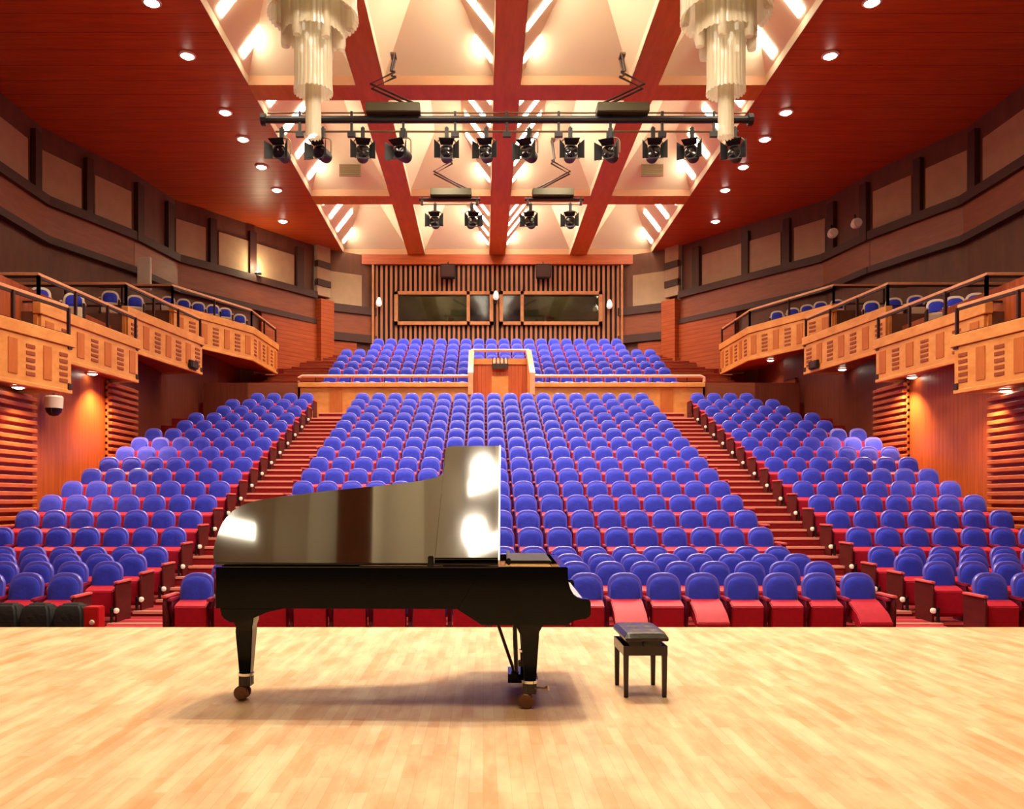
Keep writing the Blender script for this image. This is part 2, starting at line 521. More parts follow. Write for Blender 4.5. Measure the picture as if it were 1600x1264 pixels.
def proto(down=False, end=0):
    r = thing('theatre_seat', '', 'seat', (0, 0, -50))
    cushion(MB(), 8).build('backrest', M['blue'], r, local=True)
    shell(MB(), 8).build('back_shell', M['rim'], r, local=True)
    pan(MB(), DOWN if down else UP).build('seat', M['seat_red'], r, bevel=.012, local=True)
    for x in ((-.275, .275) if end else (-.275,)):
        f = frame(MB(), x).build('side_frame', M['frame_red'], r, bevel=.006, seg=1, local=True)
        arm(MB(), x).build('armrest', M['arm_pink'], f, bevel=.008, seg=2, local=True)
    if end:
        ep = endp(MB(), end * .302, end).build('end_panel', M['end_panel'], r, bevel=.006, seg=1, local=True)
        capp(MB(), end * .302, end).build('panel_cap', M['cap_pink'], ep, bevel=.008, local=True)
    return r
PROTO = {(d, e): proto(d, e) for d in (False, True) for e in (-1, 0, 1)}

SEATS = []   # row, x, y, z, block, column from the aisle
def add_row(i, block, u_list):
    y, z = ROWS[i]
    for k, u in enumerate(u_list): SEATS.append(dict(row=i + 1, col=k + 1, n=len(u_list), x=X(u), y=y, z=z, block=block))
PITCH = .55
for i in range(18):
    add_row(i, 'C', [-8.5 * PITCH + PITCH * k for k in range(18)])
    n = 7
    if i >= 13: n = {13: 6, 14: 6, 15: 5, 16: 5, 17: 4}[i]
    for s in (-1, 1):
        add_row(i, 'L' if s < 0 else 'R', [s * (6.55 + PITCH * k) for k in range(n)])
PIANO = [(335, 840), (348, 797), (450, 780), (575, 768), (684, 750), (690, 712), (778, 712), (782, 870), (860, 870), (885, 885), (920, 940), (900, 978), (340, 978)]
def inside(x, y):
    c = False; n = len(PIANO)
    for i in range(n):
        (x1, y1), (x2, y2) = PIANO[i], PIANO[i - 1]
        if (y1 > y) != (y2 > y) and x < (x2 - x1) * (y - y1) / (y2 - y1) + x1: c = not c
    return c
def px(x, y, z): return (755 + FPX * x / y, 780 - FPX * (z - EYE) / y)
for q in SEATS:
    pts = [px(q['x'] + dx, q['y'], q['z'] + h) for dx in (-.22, 0, .22) for h in (.6, .75, .92)]
    vis = sum(1 for p in pts if not inside(*p) and 2 < p[0] < 1598)
    q['vis'] = vis
    q['score'] = (FPX / q['y']) ** 2 * (vis / 9) if vis >= 2 else 0
    q['frame'] = -250 < pts[4][0] < 1850
LOWERED = {('C', 1, 12), ('C', 1, 14), ('C', 1, 18), ('C', 1, 6), ('C', 1, 8), ('L', 1, 3), ('R', 2, 2)}
order = sorted([q for q in SEATS if q['score'] > 0], key=lambda q: -q['score'])
KEEP = order[:296]
keep_ids = {id(q) for q in KEEP}
for q in KEEP:
    end = 0
    if q['block'] == 'L' and q['col'] == 1: end = 1
    if q['block'] == 'R' and q['col'] == 1: end = -1
    if q['block'] == 'C' and q['col'] == 18: end = 1
    if q['block'] == 'C' and q['col'] == 1: end = -1
    low = (q['block'], q['row'], q['col']) in LOWERED
    nm = 'blue seat with lowered red cushion' if low else 'blue theatre seat'
    if q['block'] == 'C':
        k, a = (q['col'], 'piano-tail') if q['col'] <= 9 else (19 - q['col'], 'bench-side')
        lab = f"{nm}, {ORD[q['row']]} centre-block row, {ORD[k]} from the {a} aisle"
    else:
        a = 'left' if q['block'] == 'L' else 'right'
        lab = f"{nm}, {ORD[q['row']]} row, {a} side block, {ORD[q['col']]} from its aisle"
    g = {'C': 'blue seats of the centre block', 'L': 'blue seats of the left side block', 'R': 'blue seats of the right side block'}[q['block']]
    copy_tree(PROTO[(low, end)], (q['x'], q['y'], q['z']), 0, lab, g)
for p in PROTO.values():
    for c in list(kids(p)):
        for g in kids(c): bpy.data.objects.remove(g)
        bpy.data.objects.remove(c)
    bpy.data.objects.remove(p)
KIDS.clear()
# the rest of the seats, smaller in the picture
REST = [(q['x'], q['y'], q['z'], (1 if (q['block'], q['col']) == ('L', 1) else -1 if (q['block'], q['col']) == ('R', 1) else 0)) for q in SEATS if id(q) not in keep_ids and q['frame']]
for i, (y, z) in enumerate(UROWS):
    hw = 12 if i < 6 else 10
    for k in range(2 * hw):
        u = (k - hw + .5) * PITCH
        if i < 2 and abs(u) < 1.2: continue
        REST.append((X(u), y, z, 0))
t = MB()
t.cur = 0; cushion(t, 4)
t.cur = 1; shell(t, 4)
t.cur = 2; pan(t, UP)
t.cur = 3; frame(t, -.275)
t.cur = 4; arm(t, -.275)
tv, tf, tm = t.v, t.f, t.mi
te = {}
for e in (-1, 1):
    q = MB(); q.cur = 5; endp(q, e * .302, e); q.cur = 6; capp(q, e * .302, e); te[e] = q
b = MB()
for (x, y, z, e) in REST:
    n = len(b.v)
    b.v += [(vx + x, vy + y, vz + z) for vx, vy, vz in tv]
    b.f += [tuple(i + n for i in f) for f in tf]; b.mi += tm
    if e:
        q = te[e]; n = len(b.v)
        b.v += [(vx + x, vy + y, vz + z) for vx, vy, vz in q.v]
        b.f += [tuple(i + n for i in f) for f in q.f]; b.mi += q.mi
o = b.build('theatre_seats', [M['blue'], M['rim'], M['seat_red'], M['frame_red'], M['arm_pink'], M['end_panel'], M['cap_pink']])
tag(o, 'mass of small blue theatre seats in the far rows up to the slatted wall', 'seats', kind='stuff')

# aisle lamps on the row ends
for s in (-1, 1):
    first = None
    for i in range(17):
        y, z = ROWS[i]
        lab = f"small round aisle lamp at the {ORD[i + 1]} row end of the {SIDE[s]} side block"
        loc = (X(s * 6.19), y - .42, z + (.2 if i else .16))
        if first is None:
            r = thing('aisle_lamp', lab, 'lamp', loc, 0, f'aisle lamps along the {SIDE[s]} stairs')
            g = MB(); g.lathe([(.0, -.042), (.028, -.036), (.042, -.014), (.042, .014), (.028, .036), (0, .042)], (0, 0, 0), 12)
            g.build('lamp_glass', M['aislelamp'], r, local=True)
            g = MB(); g.box(-s * .0, s * .075, -.03, .03, -.02, .02); g.box(s * .06, s * .085, -.03, .03, -.22, .05)
            g.build('bracket', M['black'], r, local=True)
            first = r
        else:
            copy_tree(first, loc, 0, lab)
    KIDS.clear()

# ------------------------------------------------------------------ ceiling
b = MB()
b.box(-16, X(-6.85), -3, 39, CEIL, CEIL + .2); b.box(X(6.85), 17, -3, 39, CEIL, CEIL + .2)
b.box(X(-6.85), X(6.85), 37.26, 39, CEIL, CEIL + .2)
struct('ceiling', b, M['ceil_wood'], 'dark red-brown plank ceiling at both sides of the coffers', 'ceiling')
UB = [(-6.85, -4.0), (-3.25, -.35), (.35, 3.25), (4.0, 6.85)]
BAYS = [(-3, 5.9), (6.75, 13.95), (14.8, 22.02), (22.85, 30.08), (30.92, 37.26)]
BT = .55
b = MB()
for (u0, u1) in ((-4.0, -3.25), (-.35, .35), (3.25, 4.0)):
    b.box(X(u0), X(u1), -3, 37.26, CEIL, CEIL + BT)
struct('ceiling_beam', b, M['beam'], 'three long red-brown ceiling beams running from stage to back wall', 'beam')
b = MB()
for k in range(len(BAYS) - 1):
    for (u0, u1) in UB:
        b.box(X(u0), X(u1), BAYS[k][1], BAYS[k + 1][0], CEIL + .004, CEIL + BT)
struct('ceiling_beam', b, M['beam'], 'red-brown cross beams between the coffers', 'beam')
b = MB(); b.box(X(-7.5), X(7.5), 37.27, 37.5, CEIL - .42, CEIL)
struct('trim_1', b, M['ceil_wood'], 'brown trim where the coffers meet the slatted wall', 'trim')
bi = 0
for bay, (y0, y1) in enumerate(BAYS):
    for c, (u0, u1) in enumerate(UB):
        zb = CEIL + .25; zt = CEIL + 1.5
        du = .98; dy = min(1.9, (y1 - y0) * .3)
        e_ = .012
        A = [(X(u0 + e_), y0 + e_), (X(u1 - e_), y0 + e_), (X(u1 - e_), y1 - e_), (X(u0 + e_), y1 - e_)]
        Bq = [(X(u0 + du), y0 + dy), (X(u1 - du), y0 + dy), (X(u1 - du), y1 - dy), (X(u0 + du), y1 - dy)]
        g = MB()
        vsx = [(x, y, CEIL + .01) for x, y in A] + [(x, y, zb) for x, y in A] + [(x, y, zt) for x, y in Bq]
        fs = []
        for i in range(4):
            j = (i + 1) % 4
            fs.append((i, j, 4 + j, 4 + i)); fs.append((4 + i, 4 + j, 8 + j, 8 + i))
        fs.append((8, 9, 10, 11))
        g.add(vsx, fs); g.mi[0] = 1; g.mi[4] = 1
        me = g.build('ceiling_coffer', [M['coffer'], M['coffer_trim']])
        me['kind'] = 'structure'; me['label'] = 'beige lit ceiling coffer between the beams'; me['category'] = 'coffer'
        # light strips on the slope beside the centre beam (inner coffers) or beside the wood ceiling (outer coffers)
        inner = c in (1, 2)
        s = -1 if c < 2 else 1
        ue, ui = (u0, u0 + du) if c in (0, 2) else (u1, u1 - du)
        if bay == 0: continue
        n = 5 if inner else 4
        for k in range(n):
            yc = y0 + (y1 - y0) * (k + .5) / n
            t0, t1 = (.06, .86) if inner else (.08, .72)
            hw = .17 if inner else .19
            P = lambda t, yy, off: (X(ue + (ui - ue) * t) + off * (1 if ui > ue else -1) * .79, yy, zb + (zt - zb) * t - off * .62)
            g = MB()
            g.hexa([P(t0, yc - hw, .03), P(t1, yc - hw, .03), P(t1, yc + hw, .03), P(t0, yc + hw, .03),
                    P(t0, yc - hw, .0), P(t1, yc - hw, .0), P(t1, yc + hw, .0), P(t0, yc + hw, .0)])
            o = g.build('light_strip', M['strip'])
            nth = ORD[k + 1]
            where = ['', 'over the stage', 'nearest the chandeliers', 'above the long lighting bar', 'nearest the slatted back wall'][bay]
            cell = ['left outer', 'left inner', 'right inner', 'right outer'][c]
            tag(o, f'{nth} bright strip lamp in the {cell} coffer {where}', 'lamp', 'bright strip lamps in the coffers')
# luminous edge along the outer coffer rims is the lit plaster itself

# vents
for (u, y, lab) in ((-5.3, 29.2, 'grey ceiling vent in the left outer coffer above the lighting bar'), (5.3, 29.2, 'grey ceiling vent in the right outer coffer above the lighting bar'),
                    (5.3, 21.2, 'grey ceiling vent in the right outer coffer behind the chandelier')):
    r = thing('ceiling_vent', lab, 'vent', (X(u), y, CEIL + .55), group='ceiling vents')
    g = MB(); g.box(X(u) - .38, X(u) + .38, y - .03, y + .02, CEIL + .38, CEIL + .80); g.build('vent_frame', M['grille'], r)
    g = MB()
    for k in range(5): g.box(X(u) - .34, X(u) + .34, y - .045, y - .03, CEIL + .42 + .075 * k, CEIL + .455 + .075 * k)
    g.build('slat', M['steel'], r)

# downlights in the wood ceiling
first = None
for s in (-1, 1):
    for k, (du, yy) in enumerate(((7.92, 18.3), (7.92, 20.5), (7.92, 23.5), (7.92, 25.25), (7.92, 27.35), (7.92, 29.4), (8.5, 32.7), (9.15, 34.8))):
        if s > 0 and k == 7: continue
        lab = f'{ORD[k + 1]} bright round downlight from the front in the {SIDE[s]} wood ceiling'
        loc = (X(s * du), yy, CEIL)
        if first is None:
            r = thing('downlight', lab, 'lamp', loc, 0, 'downlights in the wood ceiling')
            g = MB(); g.lathe([(.21, 0), (.21, -.03), (.16, -.045), (.15, 0)], (0, 0, 0), 18); g.build('trim_ring', M['white'], r, local=True)
            g = MB(); g.lathe([(.0, -.10), (.08, -.09), (.135, -.045), (.145, 0)], (0, 0, 0), 16); g.build('lamp_glass', M['lampglass'], r, local=True)
            first = r
        else: copy_tree(first, loc, 0, lab)
        spot('downlight_beam', (loc[0], loc[1], CEIL - .14), 160, (loc[0], loc[1] - .3, 0), 84, .8, .1, (1, .76, .5))
KIDS.clear()

# ------------------------------------------------------------------ side walls
U = [(-13.63, -3), (-13.63, 24.5), (-12.4, 27.8), (-11.9, 30.4), (-7.95, 35.9)]
PANELS = [(-70, 40), (63, 125), (146, 203), (273, 320), (340, 388), (397, 458)]
LZ, BZ0, BZ1 = EYE + 8.8, EYE + 7.75, EYE + 8.65
def hit(pxl):
    """where the ray through an image column meets the left wall line"""
    k = (pxl - 755) / FPX
    for (a, b2) in zip(U[:-1], U[1:]):
        ax, ay, bx, by = X(a[0]), a[1], X(b2[0]), b2[1]
        den = (bx - ax) - k * (by - ay)
        if abs(den) < 1e-9: continue
        t = (k * ay - ax) / den
        if -1e-6 <= t <= 1 + 1e-6: return (ax + (bx - ax) * t - CX, ay + (by - ay) * t)
    return U[-1]
for s in (-1, 1):
    mir = lambda p: (X(p[0] if s < 0 else -p[0]), p[1])
    th = .3 if s < 0 else -.3
    g = MB()
    for a, c in zip(U[:-1], U[1:]): g.wall(mir(a), mir(c), FRONT - .3, CEIL, th)
    g.wall(mir((-7.75, 36.3)), mir((-5.5, 37.6)), EYE + 2, CEIL, th)
    w = struct(f'wall_{SIDE[s]}', g, M['upper_wall'], f'brown {SIDE[s]} side wall above the balconies', 'wall')
    g = MB(); g2 = MB()
    for a, c in zip(U[:-1], U[1:]):
        g.wall(mir(a), mir(c), LZ - .16, LZ + .12, -th * .9)
        g.wall(mir(a), mir(c), BZ0 - .22, BZ0, -th * .8)
        g2.wall(mir(a), mir(c), BZ0, LZ - .16, -th * .45)
    g.wall(mir((-7.75, 36.3)), mir((-5.5, 37.6)), LZ - .55, LZ - .2, -th * .6); g.wall(mir((-7.75, 36.3)), mir((-5.5, 37.6)), BZ0 - .75, BZ0 - .4, -th * .6)
    g2.wall(mir((-7.75, 36.3)), mir((-5.5, 37.6)), BZ0 - .4, LZ - .55, -th * .3)
    struct('ledge', g, M['ledge'], parent=w)
    struct('band', g2, M['band'], parent=w)
    for (pa, pb) in PANELS:
        a, c = hit(pa), hit(pb)
        g = MB(); g.wall(mir(a), mir(c), LZ + .12, EYE + 10.25, -th * .25)
        g.build('acoustic_panel', M['panel'], w, bevel=.01, seg=1)
    g = MB(); g.wall(mir((-7.55, 36.42)), mir((-6.1, 37.25)), LZ - .2, EYE + 10.0, -th * .3); g.build('acoustic_panel', M['panel'], w)
    # dark posts between the panels
    for pa in (52, 135, 214, 262, 330, 392, 466):
        a = hit(pa - 5); c = hit(pa + 5)
        g = MB(); g.wall(mir(a), mir(c), LZ + .1, CEIL - .3, -th * .55); g.build('post', M['ledge'], w)
    # pillar near the far end
    p = mir((-7.9, 35.85)); q = mir((-7.45, 36.45))
    g = MB(); g.wall(p, q, EYE + 5.2, LZ - .2, -th * 1.4); g.build('pillar', M['hplank'], w)
    g = MB()
    g.wall(p, q, LZ, CEIL, -th * .6); g.build('pillar', M['panel'], w)
    g = MB()
    for zz in (EYE + 9.35, EYE + 10.15): g.wall(p, q, zz - .14, zz + .14, -th * .75)
    g.build('bracket', M['ledge'], w)
    # wood planked wall beyond the last balcony
    g = MB(); g.wall(mir(hit(405)), mir((-7.9, 35.85)), EYE + 4.2, BZ0 - .22, -th * .5); g.build('plank_wall', M['hplank'], w)
    g = MB(); g.wall(mir((-7.75, 36.3)), mir((-6.3, 37.1)), EYE + 5, BZ0 - .8, -th * .3); g.build('plank_wall', M['hplank'], w)

# uplight behind the ledge on the left, washing two panels
a = hit(393)
r = thing('wall_uplight', 'bright uplight on the left wall ledge between two glowing beige panels', 'lamp', (X(a[0]) + .3, a[1] - .1, LZ + .14))
g = MB(); g.box(-.12, .12, -.07, .07, 0, .08); g.build('housing', M['black'], r, local=True)
g = MB(); g.box(-.10, .10, -.05, .05, .08, .10); g.build('lamp_glass', M['lampglass'], r, local=True)
d = bpy.data.lights.new('uplight', 'POINT'); d.energy = 75; d.color = (1, .84, .5); d.shadow_soft_size = .1
o = bpy.data.objects.new('uplight', d); o.location = (X(a[0]) + .45, a[1] - .25, LZ + .45); COL.objects.link(o)

# pale vertical panel and spots on the upper walls
a = hit(212)
g = MB(); g.box(X(a[0]) + .30, X(a[0]) + .75, a[1] - .62, a[1] - .52, EYE + 6.9, EYE + 8.0)
tag(g.build('notice_panel', M['white'], bevel=.02), 'pale narrow upright panel on the left wall behind the balcony seats', 'panel')
for (ppx, y, zz, lab) in ((1301, 28.0, 8.95, 'small round spotlight on the right wall nearer the back'), (1338, 27.0, 8.95, 'small round spotlight on the right wall beside a dark post')):
    x = (ppx - 755) / FPX * y
    r = thing('wall_spotlight', lab, 'lamp', (x, y, EYE + zz), group='small spotlights on the right wall')
    g = MB(); g.lathe([(.0, -.14), (.14, -.13), (.17, 0), (.12, .16), (0, .2)], (0, 0, 0), 14, 'y'); g.build('housing', M['white'], r, local=True)
    g = MB(); g.tube([(0, .1, 0), (0, .1, .3), (.2, .5, .35)], .03); g.build('bracket', M['black'], r, local=True)

# ------------------------------------------------------------------ balconies
# facade start (u, y), facade end, bottom z, facade top z (over the eye)
BAL = [((-10.35, 13.0), (-9.45, 17.7), 2.26, 3.48, 'nearest the stage'),
       ((-10.17, 17.85), (-9.82, 22.0), 3.10, 4.22, 'second from the stage'),
       ((-10.14, 22.15), (-9.61, 26.4), 3.97, 5.13, 'third from the stage'),
       ((-10.55, 26.55), (-9.0, 30.06), 5.02, 6.22, 'farthest from the stage')]
def strip_on(g, a, c, t0, t1, z0, z1, off, s):
    """flat upright piece on the face a->c between fractions t0, t1; off towards the hall"""
    a = Vector(a); c = Vector(c); d = c - a
    n = Vector((-d.y, d.x)).normalized() * (-1 if s < 0 else 1)
    p, q = a + d * t0, a + d * t1
    p1, q1 = p + n * off, q + n * off
    P = [p, q, q1, p1]
    g.hexa([(v.x, v.y, z0) for v in P] + [(v.x, v.y, z1) for v in P])
for s in (-1, 1):
    mir = lambda p: (X(p[0] if s < 0 else -p[0]), p[1])
    for k, (fa, fb, zb, zt, where) in enumerate(BAL):
        zb += EYE; zt += EYE
        last = k == 3
        fc = (-8.93, 33.3)
        r = thing('balcony', f'orange wood balcony on the {SIDE[s]} side, {where}', 'balcony', (X(s * 10.5), (fa[1] + fb[1]) / 2, zb), group=f'stepped {SIDE[s]} balconies')
        wall_u = 13.6
        poly = [fa, fb] + ([fc, (-9.4, 33.6)] if last else []) + [(-(11.6 if last else 13.0 if k == 2 else wall_u), fb[1]), (-wall_u if k < 2 else -(12.6), fa[1])]
        pts = [mir(p) for p in poly]
        g = MB(); g.prism(pts, zb + .06, zt - .22); g.build('slab', M['hplank'] if False else M['low_slat'], r)
        faces = [(fa, fb)] + ([(fb, fc)] if last else [])
        g = MB(); cap = MB()
        front_end = (fa[0] - 3.2, fa[1])
        for (a, c) in faces:
            strip_on(g, mir(a), mir(c), 0, 1, zb, zt - .26, .06, s)
            strip_on(cap, mir(a), mir(c), -.01, 1.01, zt - .25, zt, .10, s)
            strip_on(cap, mir(a), mir(c), -.005, 1.005, zb - .03, zb + .06, .08, s)
        # face turned to the stage
        xa, xb = mir(front_end)[0], mir(fa)[0]
        ff = MB(); ff.box(xa, xb - (.08 if s < 0 else -.08), fa[1] - .05, fa[1], zb, zt - .2); ff.build('stage_face', M['upper_wall'], r)
        g.box(xb - (.08 if s < 0 else -.08), xb, fa[1] - .06, fa[1], zb, zt - .26)
        cap.box(xb - (.08 if s < 0 else -.08), xb + (.1 if s < 0 else -.1), fa[1] - .10, fa[1], zt - .25, zt)
        # return face away from the stage
        fe = fc if last else fb
        g.box(mir((fe[0] - 1.2, 0))[0], mir(fe)[0], fe[1], fe[1] + .06, zb, zt - .26)
        cap.box(mir((fe[0] - 1.2, 0))[0], mir((fe[0] + .1, 0))[0], fe[1], fe[1] + .10, zt - .25, zt)
        g.build('facade', M['facade'], r)
        cap.build('facade_cap', M['rail_wood'] if False else M['facade'], r, bevel=.012, seg=1)
        # inlays: plain dark board, then five slots, in turn
        for fi, (a, c) in enumerate(faces):
            ln = (Vector(a) - Vector(c)).length
            n = 10 if k == 0 else (7 if not fi else 6)
            H0, H1 = zb + .18, zt - .36
            for j in range(n):
                t1 = 1 - (j + .25) / n; t0 = t1 - .5 / n
                g = MB()
                if (j + (0 if k % 2 == 0 else 1)) % 2:
                    strip_on(g, mir(a), mir(c), t0, t1, H0, H1, .075, s)
                    g.build('inlay_board', M['facade_dark'], r)
                else:
                    for e in range(5):
                        h = H0 + (H1 - H0) * (e + .1) / 5
                        strip_on(g, mir(a), mir(c), t0, t1, h, h + (H1 - H0) * .105, .075, s)
                    g.build('slotted_inlay', M['facade_slot'], r)
        # railing
        rail = MB(); post = MB(); glass = MB()
        rz = zt + .58
        line = [mir(front_end), mir(fa)] + [mir(c) for (a, c) in faces]
        for a, c in zip(line[:-1], line[1:]):
            A, C2 = Vector(a), Vector(c)
            d = (C2 - A)
            rail.wall(a, c, rz, rz + .07, .09 if s < 0 else -.09)
            post.wall(a, c, rz - .05, rz, .05 if s < 0 else -.05)
            post.wall(a, c, zt, zt + .04, .05 if s < 0 else -.05)
            m2 = max(2, int(d.length / 1.3))
            for i in range(m2 + 1):
                q = A + d * (i / m2)
                post.box(q.x - .03, q.x + .03, q.y - .03, q.y + .03, zt, rz)
        post.build('baluster', M['rail_dark'], r)
        rail.build('handrail', M['rail_wood'], r, bevel=.01, seg=1)
        for (bp_, tt) in ((fe, 0), (fe, 1)):
            g = MB(); q = mir(bp_); zz = zt - .30 if tt else zb + .05
            g.box(q[0] - .07, q[0] + .07, q[1] - .12, q[1] + .02, zz, zz + .14); g.build('bracket', M['rail_dark'], r)
    # lower walls under the balconies
    g = MB(); g2 = MB()
    xw = lambda u: X(s * u)
    g.wall((xw(10.55), 8.0), (xw(10.5), 22.6), FRONT - .3, EYE + 4.6, .3 if s < 0 else -.3)
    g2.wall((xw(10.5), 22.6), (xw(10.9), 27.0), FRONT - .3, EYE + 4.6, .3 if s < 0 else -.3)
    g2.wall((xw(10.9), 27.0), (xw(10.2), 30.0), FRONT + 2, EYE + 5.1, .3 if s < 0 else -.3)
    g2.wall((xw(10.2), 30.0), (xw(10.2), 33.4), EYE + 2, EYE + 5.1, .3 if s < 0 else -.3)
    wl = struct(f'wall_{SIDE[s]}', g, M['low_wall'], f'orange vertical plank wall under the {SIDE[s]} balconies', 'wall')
    struct('rear_wall_panel', g2, M['shade_wall'], parent=wl)
    for (y0, y1) in ((14.6, 18.1), (21.7, 23.4)):
        g = MB(); z = FRONT
        while z < EYE + (2.2 if y1 < 19 else 3.05 if y1 < 24 else 4.9):
            g.box(xw(10.5), xw(10.32), y0, y1, z, z + .095); z += .17
        g.box(xw(10.5), xw(10.42), y0, y1, FRONT, EYE + (2.25 if y1 < 19 else 3.1 if y1 < 24 else 4.95))
        g.build('slatted_column', M['low_slat'], wl, bevel=.015, seg=1)
    # low wall and stairs beside the upper block
    r = thing('side_stairs', f'dark side stairs climbing beside the {SIDE[s]} end of the upper seats', 'stairs', (X(s * 7.6), 30, EYE + 3), kind='structure')
    g = MB(); g2 = MB()
    for k in range(16):
        yy = 29.4 + .45 * k; zz = EYE + 3.25 + .2 * k
        half = 9.2 - max(0, k - 8) * .22
        g.box(xw(6.66 if k < 13 else 5.6), xw(half), yy, yy + .47, zz - .5, zz); g2.box(xw(6.66 if k < 13 else 5.6), xw(half), yy - .02, yy + .05, zz - .03, zz + .012)
    g.build('step', M['hplank'], r); g2.build('nosing', M['band'], r)
    g = MB(); g.box(xw(6.95), xw(8.75), 28.72, 28.9, FRONT + 3, EYE + 4.02)
    g3 = MB(); g3.box(xw(8.75), xw(10.3), 28.72, 28.9, FRONT + 3, EYE + 4.02); struct('wall_corner', g3, M['shade_wall'], f'corner boards painted in shade under the farthest {SIDE[s]} balcony', 'wall')  # added cover over the carpet riser, in the painted shade tone
    struct('wall_parapet', g, M['band'], f'low brown parapet at the {SIDE[s]} foot of the side stairs', 'wall')

# lamps under the balconies, aimed down the wood walls
UND = [(-1, 10.1, 16.95, 2.26, 520, 'bright lamp under the left balcony nearest the stage'), (-1, 10.35, 20.7, 3.10, 900, 'bright lamp under the second left balcony'),
       (1, 9.8, 30.2, 5.02, 190, 'bright lamp under the farthest right balcony'), (1, 10.42, 25.6, 3.97, 10, 'half-hidden lamp under the third right balcony'),
       (1, 10.35, 17.5, 2.26, 330, 'bright lamp under the right balcony nearest the stage'), (1, 10.35, 21.3, 3.10, 900, 'lamp under the second right balcony over the slatted column')]
first = None
for (s, u, y, z, pw, lab) in UND:
    loc = (X(s * u), y, EYE + z + .05)
    if first is None:
        r = thing('under_balcony_lamp', lab, 'lamp', loc, 0, 'lamps under the balconies')
        g = MB(); g.lathe([(.15, 0), (.15, -.03), (.12, -.04), (.11, 0)], (0, 0, 0), 16); g.build('trim_ring', M['white'], r, local=True)
        g = MB(); g.lathe([(0, -.07), (.07, -.06), (.10, -.03), (.105, 0)], (0, 0, 0), 14); g.build('lamp_glass', M['lampglass'], r, local=True)
        first = r
    else: copy_tree(first, loc, 0, lab)
    spot('wall_wash', (loc[0] - s * .40, y + .1, loc[2] - .14), pw, (loc[0] + s * .1, y + .9, EYE - 1.5), 120, .9, .06, (1, .66, .34))
KIDS.clear()

# dome camera below the left balcony
r = thing('dome_camera', 'white dome camera hanging under the left balcony nearest the stage', 'camera', (-9.6, 18.6, EYE + 2.05))
g = MB(); g.lathe([(.19, -.02), (.2, .22), (.17, .26), (.0, .27)], (0, 0, 0), 20); g.build('housing', M['white'], r, local=True)
g = MB(); g.lathe([(0, -.2), (.09, -.18), (.155, -.11), (.18, -.02)], (0, 0, 0), 20); g.build('dome', M['dome'], r, local=True)
g = MB(); g.tube([(0, 0, .26), (0, 0, .42), (-.35, 0, .46)], .03); g.build('bracket', M['rail_dark'], r, local=True)
# small boxes on the facades, hatch on the right wall
for (s, lab) in ((-1, 'small dark box on the face of the third left balcony'), (1, 'small dark box on the face of the third right balcony')):
    mirp = lambda p: (X(p[0] if s < 0 else -p[0]), p[1])
    r = thing('wall_box', lab, 'box', (mirp((-9.62, 25.6))[0], 25.6, EYE + 4.1), group='small dark boxes on the balconies')
    g = MB(); strip_on(g, mirp((-10.14, 22.15)), mirp((-9.61, 26.4)), .78, .90, EYE + 4.03, EYE + 4.28, .16, s); g.build('casing', M['black'], r, bevel=.02)
    g = MB(); strip_on(g, mirp((-10.14, 22.15)), mirp((-9.61, 26.4)), .80, .88, EYE + 4.07, EYE + 4.24, .17, s); g.build('cover', M['ledge'], r)
r = thing('wall_hatch', 'square wooden hatch on the right wall under the farthest balcony', 'hatch', (10.92, 29.42, EYE + 3.9))
g = MB(); g.wall((10.98, 29.12), (10.84, 29.73), EYE + 3.72, EYE + 4.2, .08); g.build('panel', M['hplank'], r)
g = MB()
g.wall((10.99, 29.08), (10.83, 29.77), EYE + 4.19, EYE + 4.25, .11); g.build('frame_rail', M['rail_dark'], r)
g = MB(); g.wall((10.99, 29.08), (10.83, 29.77), EYE + 3.67, EYE + 3.73, .11); g.build('frame_rail', M['rail_dark'], r)

# balcony chairs
def bal_proto():
    r = thing('balcony_chair', '', 'chair', (0, 0, -50))
    pad(MB(), .37, .50, .84, .15, [(.015, 0), (-.03, .01), (-.05, .05), (-.055, .1)]).build('backrest', M['blue'], r, local=True)
    pad(MB(), .455, .42, .90, .2, [(.06, .02), (.04, 0), (.01, .0), (.004, .02)]).build('back_shell', M['cream'], r, local=True)
    g = MB(); g.prismx([(.02, .50), (-.2, .50), (-.24, .46), (-.22, .2), (-.05, .2)], -.21, .21); g.build('seat', M['cream'], r, bevel=.015, local=True)
    for x in (-.24, .24):
        g = MB(); g.prismx([(-.2, 0), (.12, 0), (.14, .58), (-.22, .58)], x - .02, x + .02); f = g.build('side_frame', M['rail_dark'], r, local=True)
        g = MB(); g.prismx([(-.27, .58), (.12, .58), (.12, .62), (-.26, .615)], x - .03, x + .03); g.build('armrest', M['cream'], f, bevel=.008, local=True)
    return r
bp = bal_proto()
BCH = {-1: [(4.05, 62, 446), (4.05, 115, 455), (4.93, 172, 452), (4.93, 211, 459), (6.0, 263, 461), (6.0, 287, 465), (6.0, 310, 470), (6.0, 333, 474), (6.0, 352, 479), (6.0, 375, 489)],
       1: [(6.0, 1214, 484), (6.0, 1239, 479), (6.0, 1261, 474), (6.0, 1282, 469), (6.0, 1308, 466), (4.93, 1362, 468), (4.93, 1397, 463), (4.93, 1431, 459), (4.05, 1464, 465), (4.05, 1493, 460), (4.05, 1526, 455), (4.05, 1566, 452), (4.05, 1604, 451)]}
NAMES = {4.05: 'second', 4.93: 'third', 6.0: 'farthest'}
